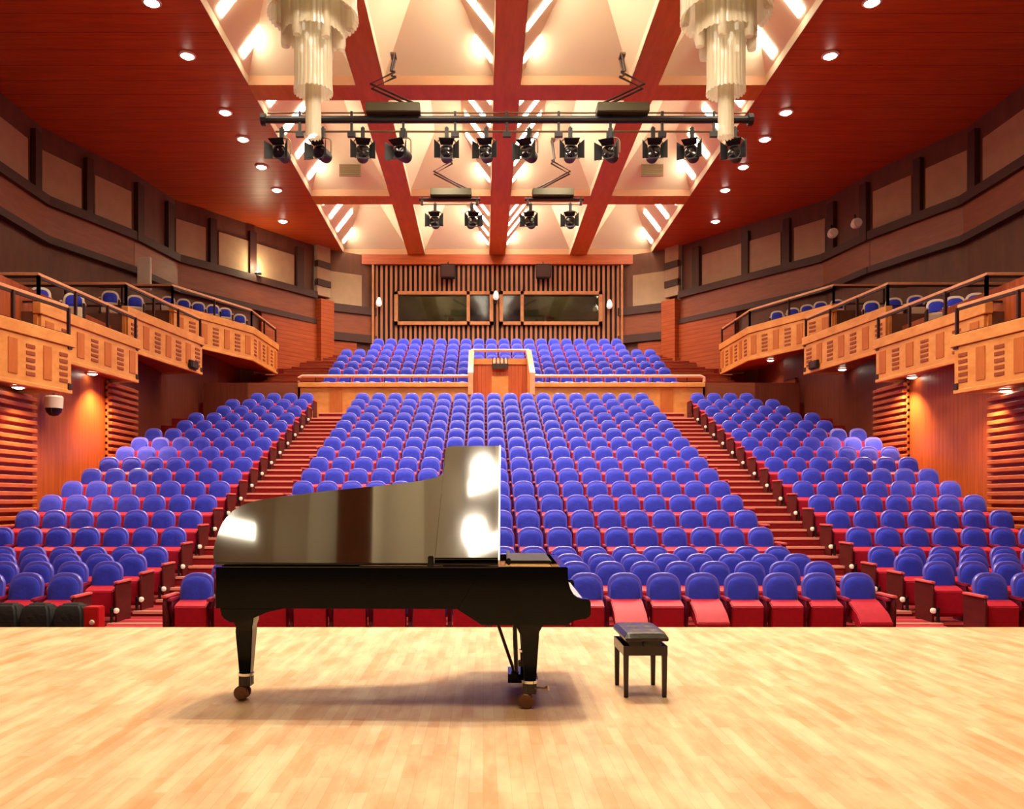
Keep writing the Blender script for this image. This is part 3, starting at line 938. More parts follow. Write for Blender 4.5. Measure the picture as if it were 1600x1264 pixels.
for s in (-1, 1):
    cnt = {}
    lst = BCH[s] if s < 0 else BCH[s][::-1]
    for (fl, p, ty) in lst:
        y = (fl + .9) * FPX / (780 - ty)
        cnt[fl] = cnt.get(fl, 0) + 1
        copy_tree(bp, ((p - 755) * y / FPX, y, EYE + fl), s * -.35, f'blue cream-framed chair on the {NAMES[fl]} {SIDE[s]} balcony, {ORD[cnt[fl]]} from the side wall', f'chairs on the {SIDE[s]} balconies')
for c in list(kids(bp)):
    for g in kids(c): bpy.data.objects.remove(g)
    bpy.data.objects.remove(c)
bpy.data.objects.remove(bp); KIDS.clear()

# ------------------------------------------------------------------ back wall, booth
YB = 37.4
b = MB(); b.box(X(-7.5), X(7.5), YB + .12, YB + .4, EYE + 5, EYE + 7.95)
b.box(X(-7.5), X(7.5), YB + .12, YB + .4, EYE + 9.2, CEIL)
for (a, c) in ((-7.5, -4.48), (-.28, .16), (4.6, 7.5)): b.box(X(a), X(c), YB + .12, YB + .4, EYE + 7.95, EYE + 9.2)
struct('wall_back', b, M['slat_back'], 'dark backing of the slatted rear wall', 'wall')
b = MB()
n = 51; x0, x1 = X(-5.53), X(5.55)
for k in range(n):
    xc = x0 + (x1 - x0) * (k + .5) / n
    zz = [(EYE + 6.6, CEIL - .42)]
    if X(-4.62) < xc < X(-.2) or X(.1) < xc < X(4.72): zz = [(EYE + 6.6, EYE + 7.85), (EYE + 9.32, CEIL - .42)]
    for (a, c) in zz: b.box(xc - .052, xc + .052, YB + .04, YB + .12, a, c)
struct('trim_2', b, M['slat_light'], 'pale upright wood slats around the control booth windows', 'trim')
b = MB(); b.box(X(-5.62), X(-5.53), YB - .1, YB + .12, EYE + 6.4, CEIL - .42); b.box(X(5.55), X(5.64), YB - .1, YB + .12, EYE + 6.4, CEIL - .42)
struct('trim_3', b, M['booth_frame'], 'upright end posts of the slatted wall', 'trim')
for idx, (a, c, m1, lit_left) in enumerate(((-4.62, -.18, -1.30, True), (.10, 4.72, 1.12, False))):
    r = thing(f'window_{idx + 1}', 'wide control booth window with dark pane at its ' + ('right' if lit_left else 'left') + ' end', 'window', (X((a + c) / 2), YB, EYE + 8), kind='structure')
    g = MB(); z0, z1 = EYE + 7.83, EYE + 9.34
    for (p, q) in ((a, a + .16), (c - .16, c), (m1 - .07, m1 + .07)): g.box(X(p), X(q), YB - .06, YB + .14, z0, z1)
    g.box(X(a), X(c), YB - .06, YB + .14, z0, z0 + .15); g.box(X(a), X(c), YB - .06, YB + .14, z1 - .15, z1)
    g.build('frame', M['booth_frame'], r)
    lo, hi = (a + .16, m1 - .07) if lit_left else (m1 + .07, c - .16)
    dl, dh = (m1 + .07, c - .16) if lit_left else (a + .16, m1 - .07)
    g = MB(); g.box(X(lo), X(hi), YB + .03, YB + .05, z0 + .15, z1 - .15); g.build('pane', M['booth_glass'], r)
    g = MB(); g.box(X(dl), X(dh), YB + .03, YB + .05, z0 + .15, z1 - .15); g.build('dark_pane', M['dark_glass'], r)
b = MB(); b.box(X(-4.8), X(4.9), YB + 2.2, YB + 2.4, EYE + 7, CEIL); b.box(X(-4.8), X(4.9), YB + .4, YB + 2.2, EYE + 7.5, EYE + 7.6)
b.box(X(-4.8), X(4.9), YB + .4, YB + 2.2, CEIL - .6, CEIL - .5)
struct('wall_booth', b, M['booth_in'], 'dim olive room inside the control booth', 'wall')
area('booth_lamp', (X(-2.4), YB + 1.2, CEIL - .7), .6, 26, (1, .95, .7))
area('booth_lamp', (X(2.8), YB + 1.2, CEIL - .7), .6, 18, (1, .95, .7))
for (u, w_, zz, lab) in ((-2.1, .12, .5, 'pale upright item behind the left booth window'), (2.4, .2, .55, 'pale upright item behind the right booth window')):
    r = thing('booth_monitor', lab, 'monitor', (X(u), YB + .9, EYE + 7.6))
    g = MB(); g.box(-w_, w_, -.05, .05, .25, .25 + zz); g.build('screen', M['cream'], r, bevel=.01, local=True)
    g = MB(); g.box(-.12, .12, -.1, .1, 0, .03); g.box(-.03, .03, -.03, .03, .03, .25); g.build('stand', M['black'], r, local=True)
# sconces, centre lamp, loudspeakers
for (u, zz, lab) in ((-5.3, 8.85, 'small pale wall lamp left of the booth windows'), (5.03, 8.75, 'small pale wall lamp right of the booth windows'), (-.06, 9.15, 'small white lamp between the two booth windows')):
    r = thing('wall_lamp', lab, 'lamp', (X(u), YB - .02, EYE + zz), group='small lamps on the slatted wall')
    g = MB(); g.lathe([(.0, .2), (.06, .18), (.12, .02), (.13, -.12), (.08, -.2), (0, -.22)], (0, -.10, 0), 14); g.build('lamp_shade', M['sconce'], r, local=True)
    g = MB(); g.box(-.05, .05, -.04, .02, -.36 if zz > 9 else -.15, -.12); g.build('bracket', M['black'], r, local=True)
for (u, lab) in ((-2.2, 'dark loudspeaker on the slats above the left booth window'), (2.05, 'dark loudspeaker on the slats above the right booth window')):
    r = thing('loudspeaker', lab, 'speaker', (X(u), YB - .2, EYE + 10.15), group='loudspeakers above the booth')
    g = MB(); g.hexa([(-.34, -.2, -.3), (.34, -.2, -.3), (.3, .2, -.26), (-.3, .2, -.26), (-.34, -.3, .3), (.34, -.3, .3), (.3, .2, .3), (-.3, .2, .3)]); g.build('cabinet', M['black'], r, bevel=.02, local=True)
    g = MB(); g.hexa([(-.29, -.225, -.25), (.29, -.225, -.25), (.29, -.2, -.25), (-.29, -.2, -.25), (-.29, -.32, .25), (.29, -.32, .25), (.29, -.27, .25), (-.29, -.27, .25)]); g.build('grille', M['ledge'], r, local=True)
    g = MB(); g.tube([(0, 0, .3), (0, .1, .5), (0, .2, .55)], .03); g.build('bracket', M['black'], r, local=True)

# parapet with rail in front of the upper seats
for s in (-1, 1):
    xa, xb = X(s * 1.07), X(s * 7.02)
    b = MB(); b.box(xa, xb, 28.72, 28.88, EYE + 2.4, EYE + 3.98)
    w = struct('wall_parapet', b, M['facade'], f'orange wood parapet below the {SIDE[s]} rail of the upper seats', 'wall')
    b = MB(); b.box(xa, xb, 28.64, 28.90, EYE + 3.86, EYE + 4.02); b.build('cap', M['facade'], w, bevel=.015, seg=1)
    b = MB(); b.box(X(s * 5.48), X(s * 5.92), 28.69, 28.73, EYE + 3.0, EYE + 3.80); b.build('inlay_board', M['facade_dark'], w)
    r = thing('handrail', f'pale wood rail in front of the upper seats, {SIDE[s]} of the central entry', 'rail', (X(s * 4), 28.8, EYE + 4.02), group='rails in front of the upper seats')
    b = MB(); b.tube([(xa, 28.8, EYE + 4.26), (xb - s * .12, 28.8, EYE + 4.26), (xb, 28.8, EYE + 4.2), (xb, 28.8, EYE + 4.05)], .055, 10); b.build('rail', M['pink_rail'], r)
    for k in range(5):
        xx = xa + (xb - xa) * (k + .5) / 5
        b = MB(); b.tube([(xx, 28.8, EYE + 4.0), (xx, 28.8, EYE + 4.26)], .02, 6); b.build('post', M['rail_dark'], r)

# central entry between the upper seats
r = thing('entry_enclosure', 'wood-lined central entry with pale rail cutting into the upper seats', 'entry', (X(0), 30, EYE + 3.2))
for s in (-1, 1):
    b = MB()
    xa, xb = X(s * 1.0), X(s * 1.13)
    prof = [(28.66, EYE + 3.2), (31.3, EYE + 3.2), (31.3, EYE + 5.45), (31.05, EYE + 5.45), (28.66, EYE + 4.28)]
    b.prismx(prof, min(xa, xb), max(xa, xb)); b.build('side_panel', M['facade'], r)
    b = MB(); b.prismx([(28.62, EYE + 4.28), (28.62, EYE + 4.36), (31.0, EYE + 5.56), (31.34, EYE + 5.56), (31.34, EYE + 5.45), (31.05, EYE + 5.45)], min(xa, xb) - .03, max(xa, xb) + .03); b.build('side_cap', M['rail_wood'], r)
    b = MB(); b.box(min(xa, xb) - .02, max(xa, xb) + .02, 28.6, 28.7, EYE + 3.6, EYE + 4.36); b.build('newel', M['rail_wood'], r)
b = MB(); b.box(X(-1.0), X(1.0), 31.2, 31.34, EYE + 3.2, EYE + 5.05); b.build('end_wall', M['vplank'], r)
b = MB(); b.box(X(-1.0), X(1.0), 31.15, 31.36, EYE + 5.05, EYE + 5.27); b.build('end_cap', M['facade'], r)
b = MB(); b.tube([(X(-1.08), 31.2, EYE + 5.58), (X(1.08), 31.2, EYE + 5.58)], .055, 10); b.build('rail', M['pink_rail'], r)
b = MB(); b.box(X(-.32), X(.32), 31.16, 31.2, EYE + 3.2, EYE + 4.62); b.build('door_leaf', M['facade'], r, bevel=.01, seg=1)
r = thing('wall_rack', 'small dark rack with upright pale items on the central entry wall', 'rack', (X(0), 31.1, EYE + 4.95))
b = MB(); b.box(-.30, .30, -.12, .05, -.03, .03); b.box(-.30, .30, -.14, -.11, -.1, .1); b.build('tray', M['rail_dark'], r, local=True)
for k in range(4):
    b = MB(); b.lathe([(.045, 0), (.05, .18), (.02, .24), (.02, .30)], (-.21 + .14 * k, -.04, .03), 10); b.build('pale_item', M['cream'], r, local=True)
b = MB()
for k in range(5): b.tube([(-.28 + .14 * k, -.13, -.05), (-.29 + .145 * k, -.15, .34)], .012, 6)
b.build('prong', M['rail_dark'], r, local=True)

# ------------------------------------------------------------------ chandeliers
for s in (-1, 1):
    r = thing('chandelier', f'tiered crystal rod chandelier hanging on the {SIDE[s]}', 'chandelier', (X(s * 3.57), 14.4, EYE + 6.25), group='crystal chandeliers')
    tiers = [(.74, 8.35, 10.2, 44), (.50, 8.0, 10.3, 34), (.315, 7.05, 8.2, 26), (.13, 6.28, 7.3, 14)]
    for (R, z0, z1, lobes) in tiers:
        z0 -= 6.25; z1 -= 6.25
        g = MB()
        n = lobes * 6
        prof = [(R * .95, z0 + .05), (R * 1.04, z0), (R * 1.02, z0 + .1), (R, z0 + .2), (R, z1), (R * .93, z1), (R * .93, z0 + .2), (R * .95, z0 + .05)]
        vsx = []; fs = []
        for (rr, h) in prof:
            for k in range(n):
                a = 2 * math.pi * k / n
                q = rr * (1 + .035 * abs(math.sin(a * lobes / 2)) * min(1, .3 / R))
                hh = h - (.03 * abs(math.sin(a * lobes / 2)) if h < z0 + .15 else 0)
                vsx.append((q * math.cos(a), q * math.sin(a), hh))
        for i in range(len(prof) - 1):
            for k in range(n):
                k2 = (k + 1) % n
                fs.append((i * n + k, i * n + k2, (i + 1) * n + k2, (i + 1) * n + k))
        g.add(vsx, fs)
        g.build('crystal_tier', M['crystal'], r, local=True)
    for k in range(12):
        a = 2 * math.pi * k / 12 + .12; R_ = .47 if k % 2 == 0 else .70
        g = MB(); g.lathe([(.02, .02), (.07, 0), (.085, .08), (.08, .5), (.08, .95)], (R_ * math.cos(a), R_ * math.sin(a), (7.80 if k % 2 == 0 else 8.36) - 6.25), 12)
        g.build('pendant', M['crystal'], r, local=True)
    for k in range(8):
        a = 2 * math.pi * k / 8
        g = MB(); g.lathe([(0, 0), (.03, .01), (.035, .08), (.02, .12), (0, .13)], (.2 * math.cos(a), .2 * math.sin(a), 7.75 - 6.25 + .3 * (k % 2)), 8); g.build('bulb', M['bulb'], r, local=True)
    g = MB(); g.tube([(0, 0, .9), (0, 0, 10.95 - 6.25)], .03, 8); g.lathe([(.18, 10.8 - 6.25), (.2, 10.95 - 6.25)], (0, 0, 0), 14); g.lathe([(.7, 10.15 - 6.25), (.7, 10.2 - 6.25)], (0, 0, 0), 24); g.build('stem', M['steel'], r, local=True)

# ------------------------------------------------------------------ stage spotlights and bars
def spot_proto():
    r = thing('stage_spotlight', '', 'spotlight', (0, 0, -50))
    g = MB(); g.lathe([(.0, .26), (.10, .25), (.15, .2), (.165, .05), (.175, -.16), (.185, -.19), (.0, -.19)], (0, 0, -.62), 16, 'y'); g.build('housing', M['black'], r, local=True)
    g = MB(); g.lathe([(0, -.215), (.10, -.205), (.15, -.195), (.15, -.18)], (0, 0, -.62), 16, 'y'); g.build('lens', M['dark_glass'], r, local=True)
    pts = [(-.23, 0, -.62)] + [(-.23 * math.cos(math.pi * k / 8), 0, -.33 + .13 * math.sin(math.pi * k / 8)) for k in range(9)] + [(.23, 0, -.62)]
    g = MB(); g.tube(pts, .02, 6); g.build('yoke', M['yoke'], r, local=True)
    g = MB(); g.box(-.05, .05, -.05, .05, -.20, .04); g.tube([(0, 0, -.2), (0, 0, .08)], .03, 8); g.build('clamp', M['black'], r, local=True)
    g = MB()
    for sx in (-1, 1):
        g = MB(); g.hexa([(sx * .16, -.2, -.78), (sx * .17, -.2, -.78), (sx * .17, -.2, -.46), (sx * .16, -.2, -.46), (sx * .30, -.38, -.86), (sx * .31, -.38, -.86), (sx * .31, -.38, -.40), (sx * .30, -.38, -.40)]); g.build('barn_door', M['black'], r, local=True)
    for sz in (-1, 1):
        g = MB(); g.hexa([(-.15, -.2, -.62 + sz * .16), (.15, -.2, -.62 + sz * .16), (.15, -.2, -.62 + sz * .17), (-.15, -.2, -.62 + sz * .17), (-.2, -.40, -.62 + sz * .25), (.2, -.40, -.62 + sz * .25), (.2, -.40, -.62 + sz * .26), (-.2, -.40, -.62 + sz * .26)]); g.build('barn_door', M['black'], r, local=True)
    return r
sp = spot_proto()
YL = 21.0
bar_z = EYE + (780 - 187) * YL / FPX
xs = [441, 505, 567, 630, 698, 760, 827, 891, 954, 1020, 1081, 1148]
r = thing('lighting_bar', 'long black lighting bar with twelve spotlights hanging before the coffers', 'lighting bar', ((792 - 755) * YL / FPX, YL, bar_z))
xa, xb = (412 - 755) * YL / FPX, (1172 - 755) * YL / FPX
g = MB(); g.tube([(xa, YL, bar_z), (xb, YL, bar_z)], .09, 10)
for xx in (xa, xb): g.tube([(xx - .06, YL, bar_z), (xx + .06, YL, bar_z)], .15, 10)
g.build('pipe', M['black'], r)
g = MB(); g.tube([(xa + .1, YL, bar_z + .17), (xb - .1, YL, bar_z + .17)], .02, 6); g.build('cable_duct', M['steel'], r)
g = MB(); g.tube([(xa + .3, YL, bar_z - .30), (xb - .3, YL, bar_z - .30)], .025, 6); g.build('lower_tube', M['steel'], r)
for k in range(9):
    xx = xa + (xb - xa) * (k + .7) / 9.4
    g = MB(); g.box(xx - .03, xx + .03, YL - .04, YL + .04, bar_z - .42, bar_z + .2); g.box(xx - .1, xx + .1, YL - .05, YL + .05, bar_z - .44, bar_z - .32); g.build('socket_bracket', M['black'], r)
for k, p in enumerate(xs):
    x = (p - 755) * YL / FPX
    copy_tree(sp, (x, YL - .02, bar_z - .27), random.uniform(-.5, .5), f'black stage spotlight with barn doors, {ORD[k + 1]} from the left on the long bar', 'spotlights on the long bar')
# scissor hoists
def hoist(xc, y, ztop, zbox, w, elbow, lab, drop):
    r = thing('scissor_hoist', lab, 'hoist', (xc, y, zbox), group='scissor hoists')
    g = MB(); g.box(xc - w / 2, xc + w / 2, y - .25, y + .25, zbox, zbox + .24); g.build('motor_box', M['hoist'], r, bevel=.02)
    e = elbow
    g = MB()
    for dy in (-.12, .12):
        g.tube([(xc + e * w * .45, y + dy, zbox + .22), (xc - e * w * .42, y + dy, zbox + .22 + drop * .42), (xc + e * .05, y + dy, zbox + .22 + drop * .66)], .03, 6)
        g.tube([(xc + e * .05, y + dy, zbox + .22 + drop * .66), (xc - e * .06, y + dy, zbox + drop * .85), (xc + e * .03, y + dy, ztop)], .03, 6)
    g.build('arm', M['rail_dark'], r)
    g = MB(); g.box(xc - .07, xc + .07, y - .14, y + .14, ztop - .02, ztop + .03); g.build('ceiling_plate', M['steel'], r)
hoist((615 - 755) * YL / FPX, YL, EYE + (780 - 88) * YL / FPX, bar_z + .1, 1.36, 1, 'dark scissor hoist carrying the left half of the long lighting bar', 1.25)
hoist((972 - 755) * YL / FPX, YL, EYE + (780 - 88) * YL / FPX, bar_z + .1, 1.30, -1, 'dark scissor hoist carrying the right half of the long lighting bar', 1.25)
YS = 28.4
for s, (pa, pb, pl) in ((-1, (655, 750, (680, 737))), (1, (820, 912, (829, 891)))):
    z = EYE + (780 - 315) * YS / FPX
    xa, xb = (pa - 755) * YS / FPX, (pb - 755) * YS / FPX
    side = SIDE[s]
    r = thing('lighting_bar', f'short {side} lighting bar with two spotlights farther back', 'lighting bar', ((xa + xb) / 2, YS, z), group='short lighting bars')
    g = MB(); g.tube([(xa, YS, z + .08), (xb, YS, z + .08)], .06, 8); g.build('pipe', M['rail_dark'], r)
    g = MB(); g.tube([(xa + .05, YS, z - .07), (xb - .05, YS, z - .07)], .05, 8); g.build('lower_tube', M['cream'], r)
    for xx in (xa + .1, xb - .1):
        g = MB(); g.box(xx - .04, xx + .04, YS - .05, YS + .05, z - .12, z + .14); g.build('end_plate', M['rail_dark'], r)
    hoist((xa + xb) / 2 - s * .05, YS, CEIL + 1.3, z + .14, 1.4, 1 if s < 0 else -1, f'thin scissor hoist above the short {side} lighting bar', 1.5)
    for k, p in enumerate(pl):
        o = copy_tree(sp, ((p - 755) * YS / FPX, YS - .02, z - .12), random.uniform(-.3, .3), f'small dark spotlight on the short {side} bar, its ' + ('left' if k == 0 else 'right') + ' one', f'spotlights on the short bars')
for c in list(kids(sp)): bpy.data.objects.remove(c)
bpy.data.objects.remove(sp); KIDS.clear()

# ------------------------------------------------------------------ grand piano
P = thing('grand_piano', 'black lacquered concert grand piano with raised lid on the stage', 'piano', (.61, 6.0, 0), math.radians(-1.5))
def PB(mb, name, m, parent=None, bevel=0, seg=2): return mb.build(name, m, parent or P, bevel, seg, local=True)
LID = [(-.495, 0), (-.495, 1.50), (-.62, 1.49), (-.74, 1.40), (-.87, 1.26), (-.97, 1.10), (-1.12, 1.03), (-1.35, .98), (-1.6, .935), (-1.9, .885), (-2.12, .84), (-2.34, .79), (-2.51, .73), (-2.60, .63), (-2.64, .48), (-2.635, .28), (-2.61, .10), (-2.56, .0)]
BODY = [(0, 0), (0, 1.5), (-.495, 1.5)] + LID[2:]
HZ = 1.035
def inset(poly, d):
    n = len(poly); out = []
    cx = sum(p[0] for p in poly) / n; cy2 = sum(p[1] for p in poly) / n
    for i in range(n):
        a, p, c = Vector(poly[i - 1]), Vector(poly[i]), Vector(poly[(i + 1) % n])
        e1 = (p - a).normalized(); e2 = (c - p).normalized()
        n1 = Vector((-e1.y, e1.x)); n2 = Vector((-e2.y, e2.x))
        if n1.dot(Vector((cx, cy2)) - p) < 0: n1 = -n1; n2 = -n2
        m_ = (n1 + n2); m_ = m_ / max(.3, m_.length) * (d / max(.5, (1 + n1.dot(n2)) / 2) ** .5)
        out.append(tuple(p + m_))
    return out
IN = inset(BODY, .05)
n = len(BODY)
g = MB()
vsx = [(x, y, .735) for x, y in BODY] + [(x, y, HZ) for x, y in BODY] + [(x, y, HZ) for x, y in IN] + [(x, y, .80) for x, y in IN]
fs = []
for i in range(n):
    j = (i + 1) % n
    fs += [(i, j, n + j, n + i), (n + i, n + j, 2 * n + j, 2 * n + i), (2 * n + i, 2 * n + j, 3 * n + j, 3 * n + i)]
fs += [tuple(range(n)), tuple(3 * n + i for i in range(n))]
g.add(vsx, fs)
PB(g, 'case', M['lacquer'])
g = MB(); g.prism(inset(BODY, .056), .93, .955); PB(g, 'iron_plate', M['gold'])
g = MB()
for k in range(26):
    a = -.35 - k * .0; yy = .12 + 1.25 * k / 26
    xl = -2.45 + 1.75 * max(0, (yy - .45)) / .95 if yy > .5 else -2.45
    g.tube([(-.45, yy, .985), (min(-.6, xl), yy * .75 + .1, .985)], .0022, 4)
PB(g, 'string', M['brass'])
# keyboard end: cheeks, key bed, fallboard, keys
for yy in (-.006, 1.426):
    g = MB()
    prof = [(-.62, HZ), (0.0, HZ)] + [(.0 + .105 * (1 - math.cos(math.pi / 2 * t)) , HZ - .05 - .175 * math.sin(math.pi / 2 * t)) for t in (0, .2, .4, .6, .8, 1)] + [(.15, .81), (.165, .79), (.165, .70), (.15, .675), (.05, .655), (-.02, .62), (-.62, .62), (-.80, .735)]
    g.prismy(prof, yy, yy + .08)
    PB(g, 'cheek', M['lacquer'], bevel=.006)
g = MB(); g.box(-.62, .14, .08, 1.42, .655, .735); PB(g, 'key_bed', M['lacquer'])
g = MB(); g.box(.125, .16, .08, 1.42, .70, .765); PB(g, 'key_slip', M['lacquer'], bevel=.006)
g = MB()
for k in range(52):
    y0 = .10 + 1.30 * k / 52
    g.box(-.02, .125, y0 + .0006, y0 + 1.30 / 52 - .0006, .745, .79)
PB(g, 'white_keys', M['ivory'])
g = MB()
for k in range(51):
    if k % 7 in (2, 6): continue
    y0 = .10 + 1.30 * (k + 1) / 52
    g.box(-.02, .07, y0 - .006, y0 + .006, .79, .802)
PB(g, 'black_keys', M['ebony'])
g = MB(); g.prismy([(-.06, .79), (-.03, .79), (-.015, .97), (-.05, 1.0)], .08, 1.42); PB(g, 'fallboard', M['lacquer'], bevel=.005)
# music desk folded flat over the tuning pins
g = MB(); g.box(-.43, -.10, .30, 1.2, HZ + .01, HZ + .03); g.box(-.44, -.41, .25, 1.25, HZ - .0, HZ + .05); PB(g, 'music_desk', M['black'], bevel=.006)
g = MB(); g.box(-.47, -.06, .06, .16, .97, 1.0); g.box(-.47, -.06, .06, .075, .96, HZ + .004); PB(g, 'plate_rim', M['gold'])
# lid
TH = math.radians(37)
ct, sn = math.cos(TH), math.sin(TH)
def LP(x, w, t): return (x, w * ct - t * sn, HZ + .012 + w * sn + t * ct)
def plate(poly, t0, t1):
    m_ = len(poly); g = MB()
    vsx = [LP(x, w, t0) for x, w in poly] + [LP(x, w, t1) for x, w in poly]
    fs = [tuple(range(m_ - 1, -1, -1)), tuple(range(m_, 2 * m_))]
    for i in range(m_): j = (i + 1) % m_; fs.append((i, j, m_ + j, m_ + i))
    return g.add(vsx, fs)
def smooth(poly, it=2, keep=3):
    for _ in range(it):
        out = poly[:keep - 1]
        for a, c in zip(poly[keep - 1:-1], poly[keep:]):
            out += [(a[0] * .75 + c[0] * .25, a[1] * .75 + c[1] * .25), (a[0] * .25 + c[0] * .75, a[1] * .25 + c[1] * .75)]
        poly = out + [poly[-1]]
    return poly
PB(plate(smooth(LID), 0, .024), 'lid', M['lid'], bevel=.004)
fl = PB(plate([(-.497, .02), (-.497, 1.5), (-.92, 1.5), (-.96, 1.47), (-.965, 1.42), (-.965, .02)], .034, .056), 'lid_flap', M['lid'], bevel=.007, seg=3)
g = plate([(-.49, .0), (-.49, 1.495), (-.502, 1.495), (-.502, .0)], .0, .058); g.build('flap_hinge', M['lit_edge'], fl, local=True)
g = MB()
for w in (.25, .75, 1.25):
    g.tube([LP(-.945, w, .024), LP(-.945, w, .036)], .012, 8)
g.build('rubber_button', M['black'], fl, local=True)
g = MB(); g.tube([(-2.5, -.004, HZ + .004), (-.5, -.004, HZ + .004)], .008, 8); PB(g, 'lid_hinge', M['ebony'])
g = MB(); g.tube([(-.62, 1.38, HZ - .05), LP(-.62, 1.18, 0)], .013, 8); PB(g, 'lid_prop', M['lacquer'])
g = MB(); g.box(-1.01, -.97, -.02, .02, HZ, HZ + .085); PB(g, 'lid_stop', M['ebony'], bevel=.006)
# underside beams, tail block
g = MB(); g.prismy([(-2.55, .735), (-2.53, .66), (-2.47, .625), (-2.36, .63), (-2.2, .70), (-2.05, .735)], .04, .55); PB(g, 'leg_block', M['lacquer'], bevel=.01)
# legs
def leg(x, y, ztop, bracket):
    lg = MB()
    rings = []
    for (z, w_, d_) in ((ztop, .155, .155), (ztop - .06, .15, .15), (ztop - .10, .125, .125), (ztop - .13, .13, .13), (.19, .084, .084), (.18, .09, .09)):
        rings.append([(x - w_ / 2, y - d_ / 2, z), (x + w_ / 2, y - d_ / 2, z), (x + w_ / 2, y + d_ / 2, z), (x - w_ / 2, y + d_ / 2, z)])
    lg.loft(rings)
    if bracket:
        lg.prismy([(x - .19, ztop + .01), (x + .21, ztop + .01)] + [(x + .21 - .15 * math.sin(t * math.pi / 2), ztop - .14 + .14 * math.cos(t * math.pi / 2)) for t in (.2, .4, .6, .8, 1)] + [(x - .06, ztop - .14), (x - .10, ztop - .06)], y - .06, y + .06)
    L_ = PB(lg, 'leg', M['lacquer'], bevel=.006)
    g = MB(); g.lathe([(.05, .12), (.052, .19), (.046, .195)], (x, y, 0), 14); g.box(x - .045, x + .045, y - .045, y + .045, .11, .185); g.build('ferrule', M['bench_wood'], L_, local=True)
    g = MB(); g.lathe([(.06, .185), (.06, .205)], (x, y, 0), 14); g.build('brass_ring', M['chrome'], L_, local=True)
    g = MB()
    for dy in (-.035, .035): g.lathe([(.0, dy - .012), (.05, dy - .012), (.056, dy - .006), (.056, dy + .006), (.05, dy + .012), (0, dy + .012)], (x - .03, y, .056), 18, 'y')
    g.build('caster', M['brass'], L_, local=True)
    g = MB(); g.tube([(x, y, .12), (x - .02, y, .09), (x - .03, y, .056)], [.03, .026, .02], 8); g.tube([(x - .03, y - .05, .056), (x - .03, y + .05, .056)], .014, 8); g.build('caster_fork', M['brass'], L_, local=True)
    return L_
leg(-2.43, .30, .66, False)
l2 = leg(-.27, .10, .66, True)
g = MB(); g.tube([(-.23, .05, .155), (-.17, -.02, .165), (-.14, -.03, .175)], [.012, .012, .02], 8); g.build('brake_lever', M['chrome'], l2, local=True)
leg(-.27, 1.34, .66, False)
# pedal lyre
ly = MB()
for dy in (-.10, .10): ly.tube([(-.38, .75 + dy, .66), (-.36, .75 + dy, .13)], .018, 8)
ly.box(-.43, -.29, .60, .90, .07, .14); ly.box(-.42, -.30, .60, .90, .60, .66)
lyo = PB(ly, 'pedal_lyre', M['lacquer'])
for dy in (-.08, 0, .08):
    g = MB(); g.box(-.29, -.19, .75 + dy - .012, .75 + dy + .012, .085, .10); g.build('pedal', M['brass'], lyo, local=True)
g = MB(); g.tube([(-.56, .72, .66), (-.375, .72, .12)], .011, 8); g.tube([(-.56, .80, .66), (-.375, .80, .12)], .011, 8); g.build('brace_rod', M['bench_wood'], lyo, local=True)

# ------------------------------------------------------------------ piano bench
Bn = thing('piano_bench', 'small black leather piano bench with four legs beside the piano', 'bench', (1.25, 6.64, 0))
def BB(mb, name, m, bevel=0, seg=2): return mb.build(name, m, Bn, bevel, seg, local=True)
for sx in (-1, 1):
    for sy in (-1, 1):
        g = MB(); x, y = sx * .148, sy * .215
        g.loft([[(x - .016, y - .016, 0), (x + .016, y - .016, 0), (x + .016, y + .016, 0), (x - .016, y + .016, 0)], [(x - .021, y - .021, .40), (x + .021, y - .021, .40), (x + .021, y + .021, .40), (x - .021, y + .021, .40)]])
        BB(g, 'leg', M['bench_wood'], bevel=.003)
g = MB(); g.box(-.17, .17, -.235, -.205, .325, .40); g.box(-.17, .17, .205, .235, .325, .40); g.box(-.17, -.14, -.21, .21, .325, .40); g.box(.14, .17, -.21, .21, .325, .40); g.box(-.16, .16, -.22, .22, .38, .40)
BB(g, 'apron', M['bench_wood'])
g = MB(); g.box(-.125, .115, -.24, .24, .40, .445); BB(g, 'lift_frame', M['black'], bevel=.005)
g = MB(); g.box(-.165, .165, -.30, .30, .445, .47); BB(g, 'seat_board', M['bench_wood'], bevel=.005)
g = MB()
nx, ny = 16, 28; vsx = []; fs = []
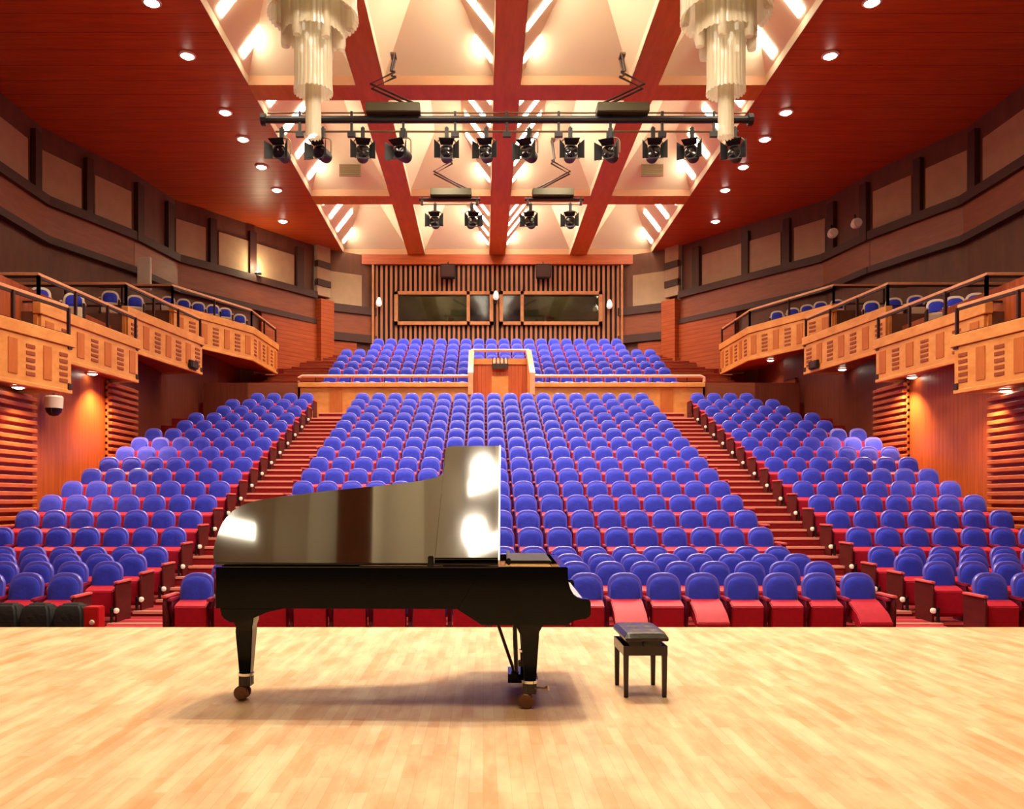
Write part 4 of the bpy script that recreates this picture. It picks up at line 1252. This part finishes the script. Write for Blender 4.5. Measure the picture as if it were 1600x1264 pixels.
for j in range(ny + 1):
    for i in range(nx + 1):
        a, c = i / nx * 2 - 1, j / ny * 2 - 1
        e = (1 - abs(a) ** 6) * (1 - abs(c) ** 8)
        h = .47 + .045 * e ** .35
        for (bx, by) in [(p, q) for p in (-.36, .36) for q in (-.6, 0, .6)]:
            h -= .010 * math.exp(-(((a - bx) * .165) ** 2 + ((c - by) * .3) ** 2) / .0012)
        vsx.append((a * .168, c * .303, h))
for j in range(ny):
    for i in range(nx):
        k = j * (nx + 1) + i
        fs.append((k, k + 1, k + nx + 2, k + nx + 1))
g.add(vsx, fs)
BB(g, 'cushion', M['leather'])
g = MB()
for sx in (-1, 1): g.lathe([(.0, 0), (.022, .004), (.025, .02), (.02, .03), (0, .032)], (sx * .13 if False else .0, 0, 0), 12, 'x') if False else None
g.lathe([(0, -.275), (.025, -.272), (.028, -.25), (.012, -.24)], (0, 0, .42), 12, 'y'); BB(g, 'knob', M['black'])

# ------------------------------------------------------------------ things before the first rows
for k, (pa, pb) in enumerate(((-14, 35), (38, 86), (90, 137))):
    Y = 11.0
    xa, xb = (pa - 755) * Y / FPX, (pb - 755) * Y / FPX
    lab = ('black padded box before the front seats, cut by the photo edge', 'black padded box before the front seats, middle of three', 'black padded box before the front seats, next to the red box')[k]
    r = thing('padded_box', lab, 'box', ((xa + xb) / 2, Y, FRONT), group='black padded boxes before the front row')
    w_ = xb - xa
    g = MB()
    R = []
    for (z, ins) in ((0, 0), (.42, .0), (.53, .02), (.60, .07)):
        R.append([(-w_ / 2 + ins, -.15 + ins, z), (w_ / 2 - ins, -.15 + ins, z), (w_ / 2 - ins, .17 - ins, z), (-w_ / 2 + ins, .17 - ins, z)])
    g.loft(R); g.build('cover', M['black_box'], r, bevel=.03, seg=3, local=True)
    g = MB(); g.box(-w_ / 2 + .02, w_ / 2 - .02, -.16, .18, 0, .05); g.build('base', M['ebony'], r, local=True)
Y = 11.0
xr = (147 - 755) * Y / FPX
r = thing('red_box', 'small bright red box at the foot of the left seats', 'box', (xr, Y, FRONT))
g = MB(); g.box(-.10, .10, -.1, .1, 0, .56); g.build('body', M['red_box'], r, bevel=.012, local=True)
g = MB(); g.lathe([(0, -.13), (.03, -.125), (.035, -.1)], (.02, 0, .36), 10, 'y'); g.build('knob', M['white'], r, local=True)
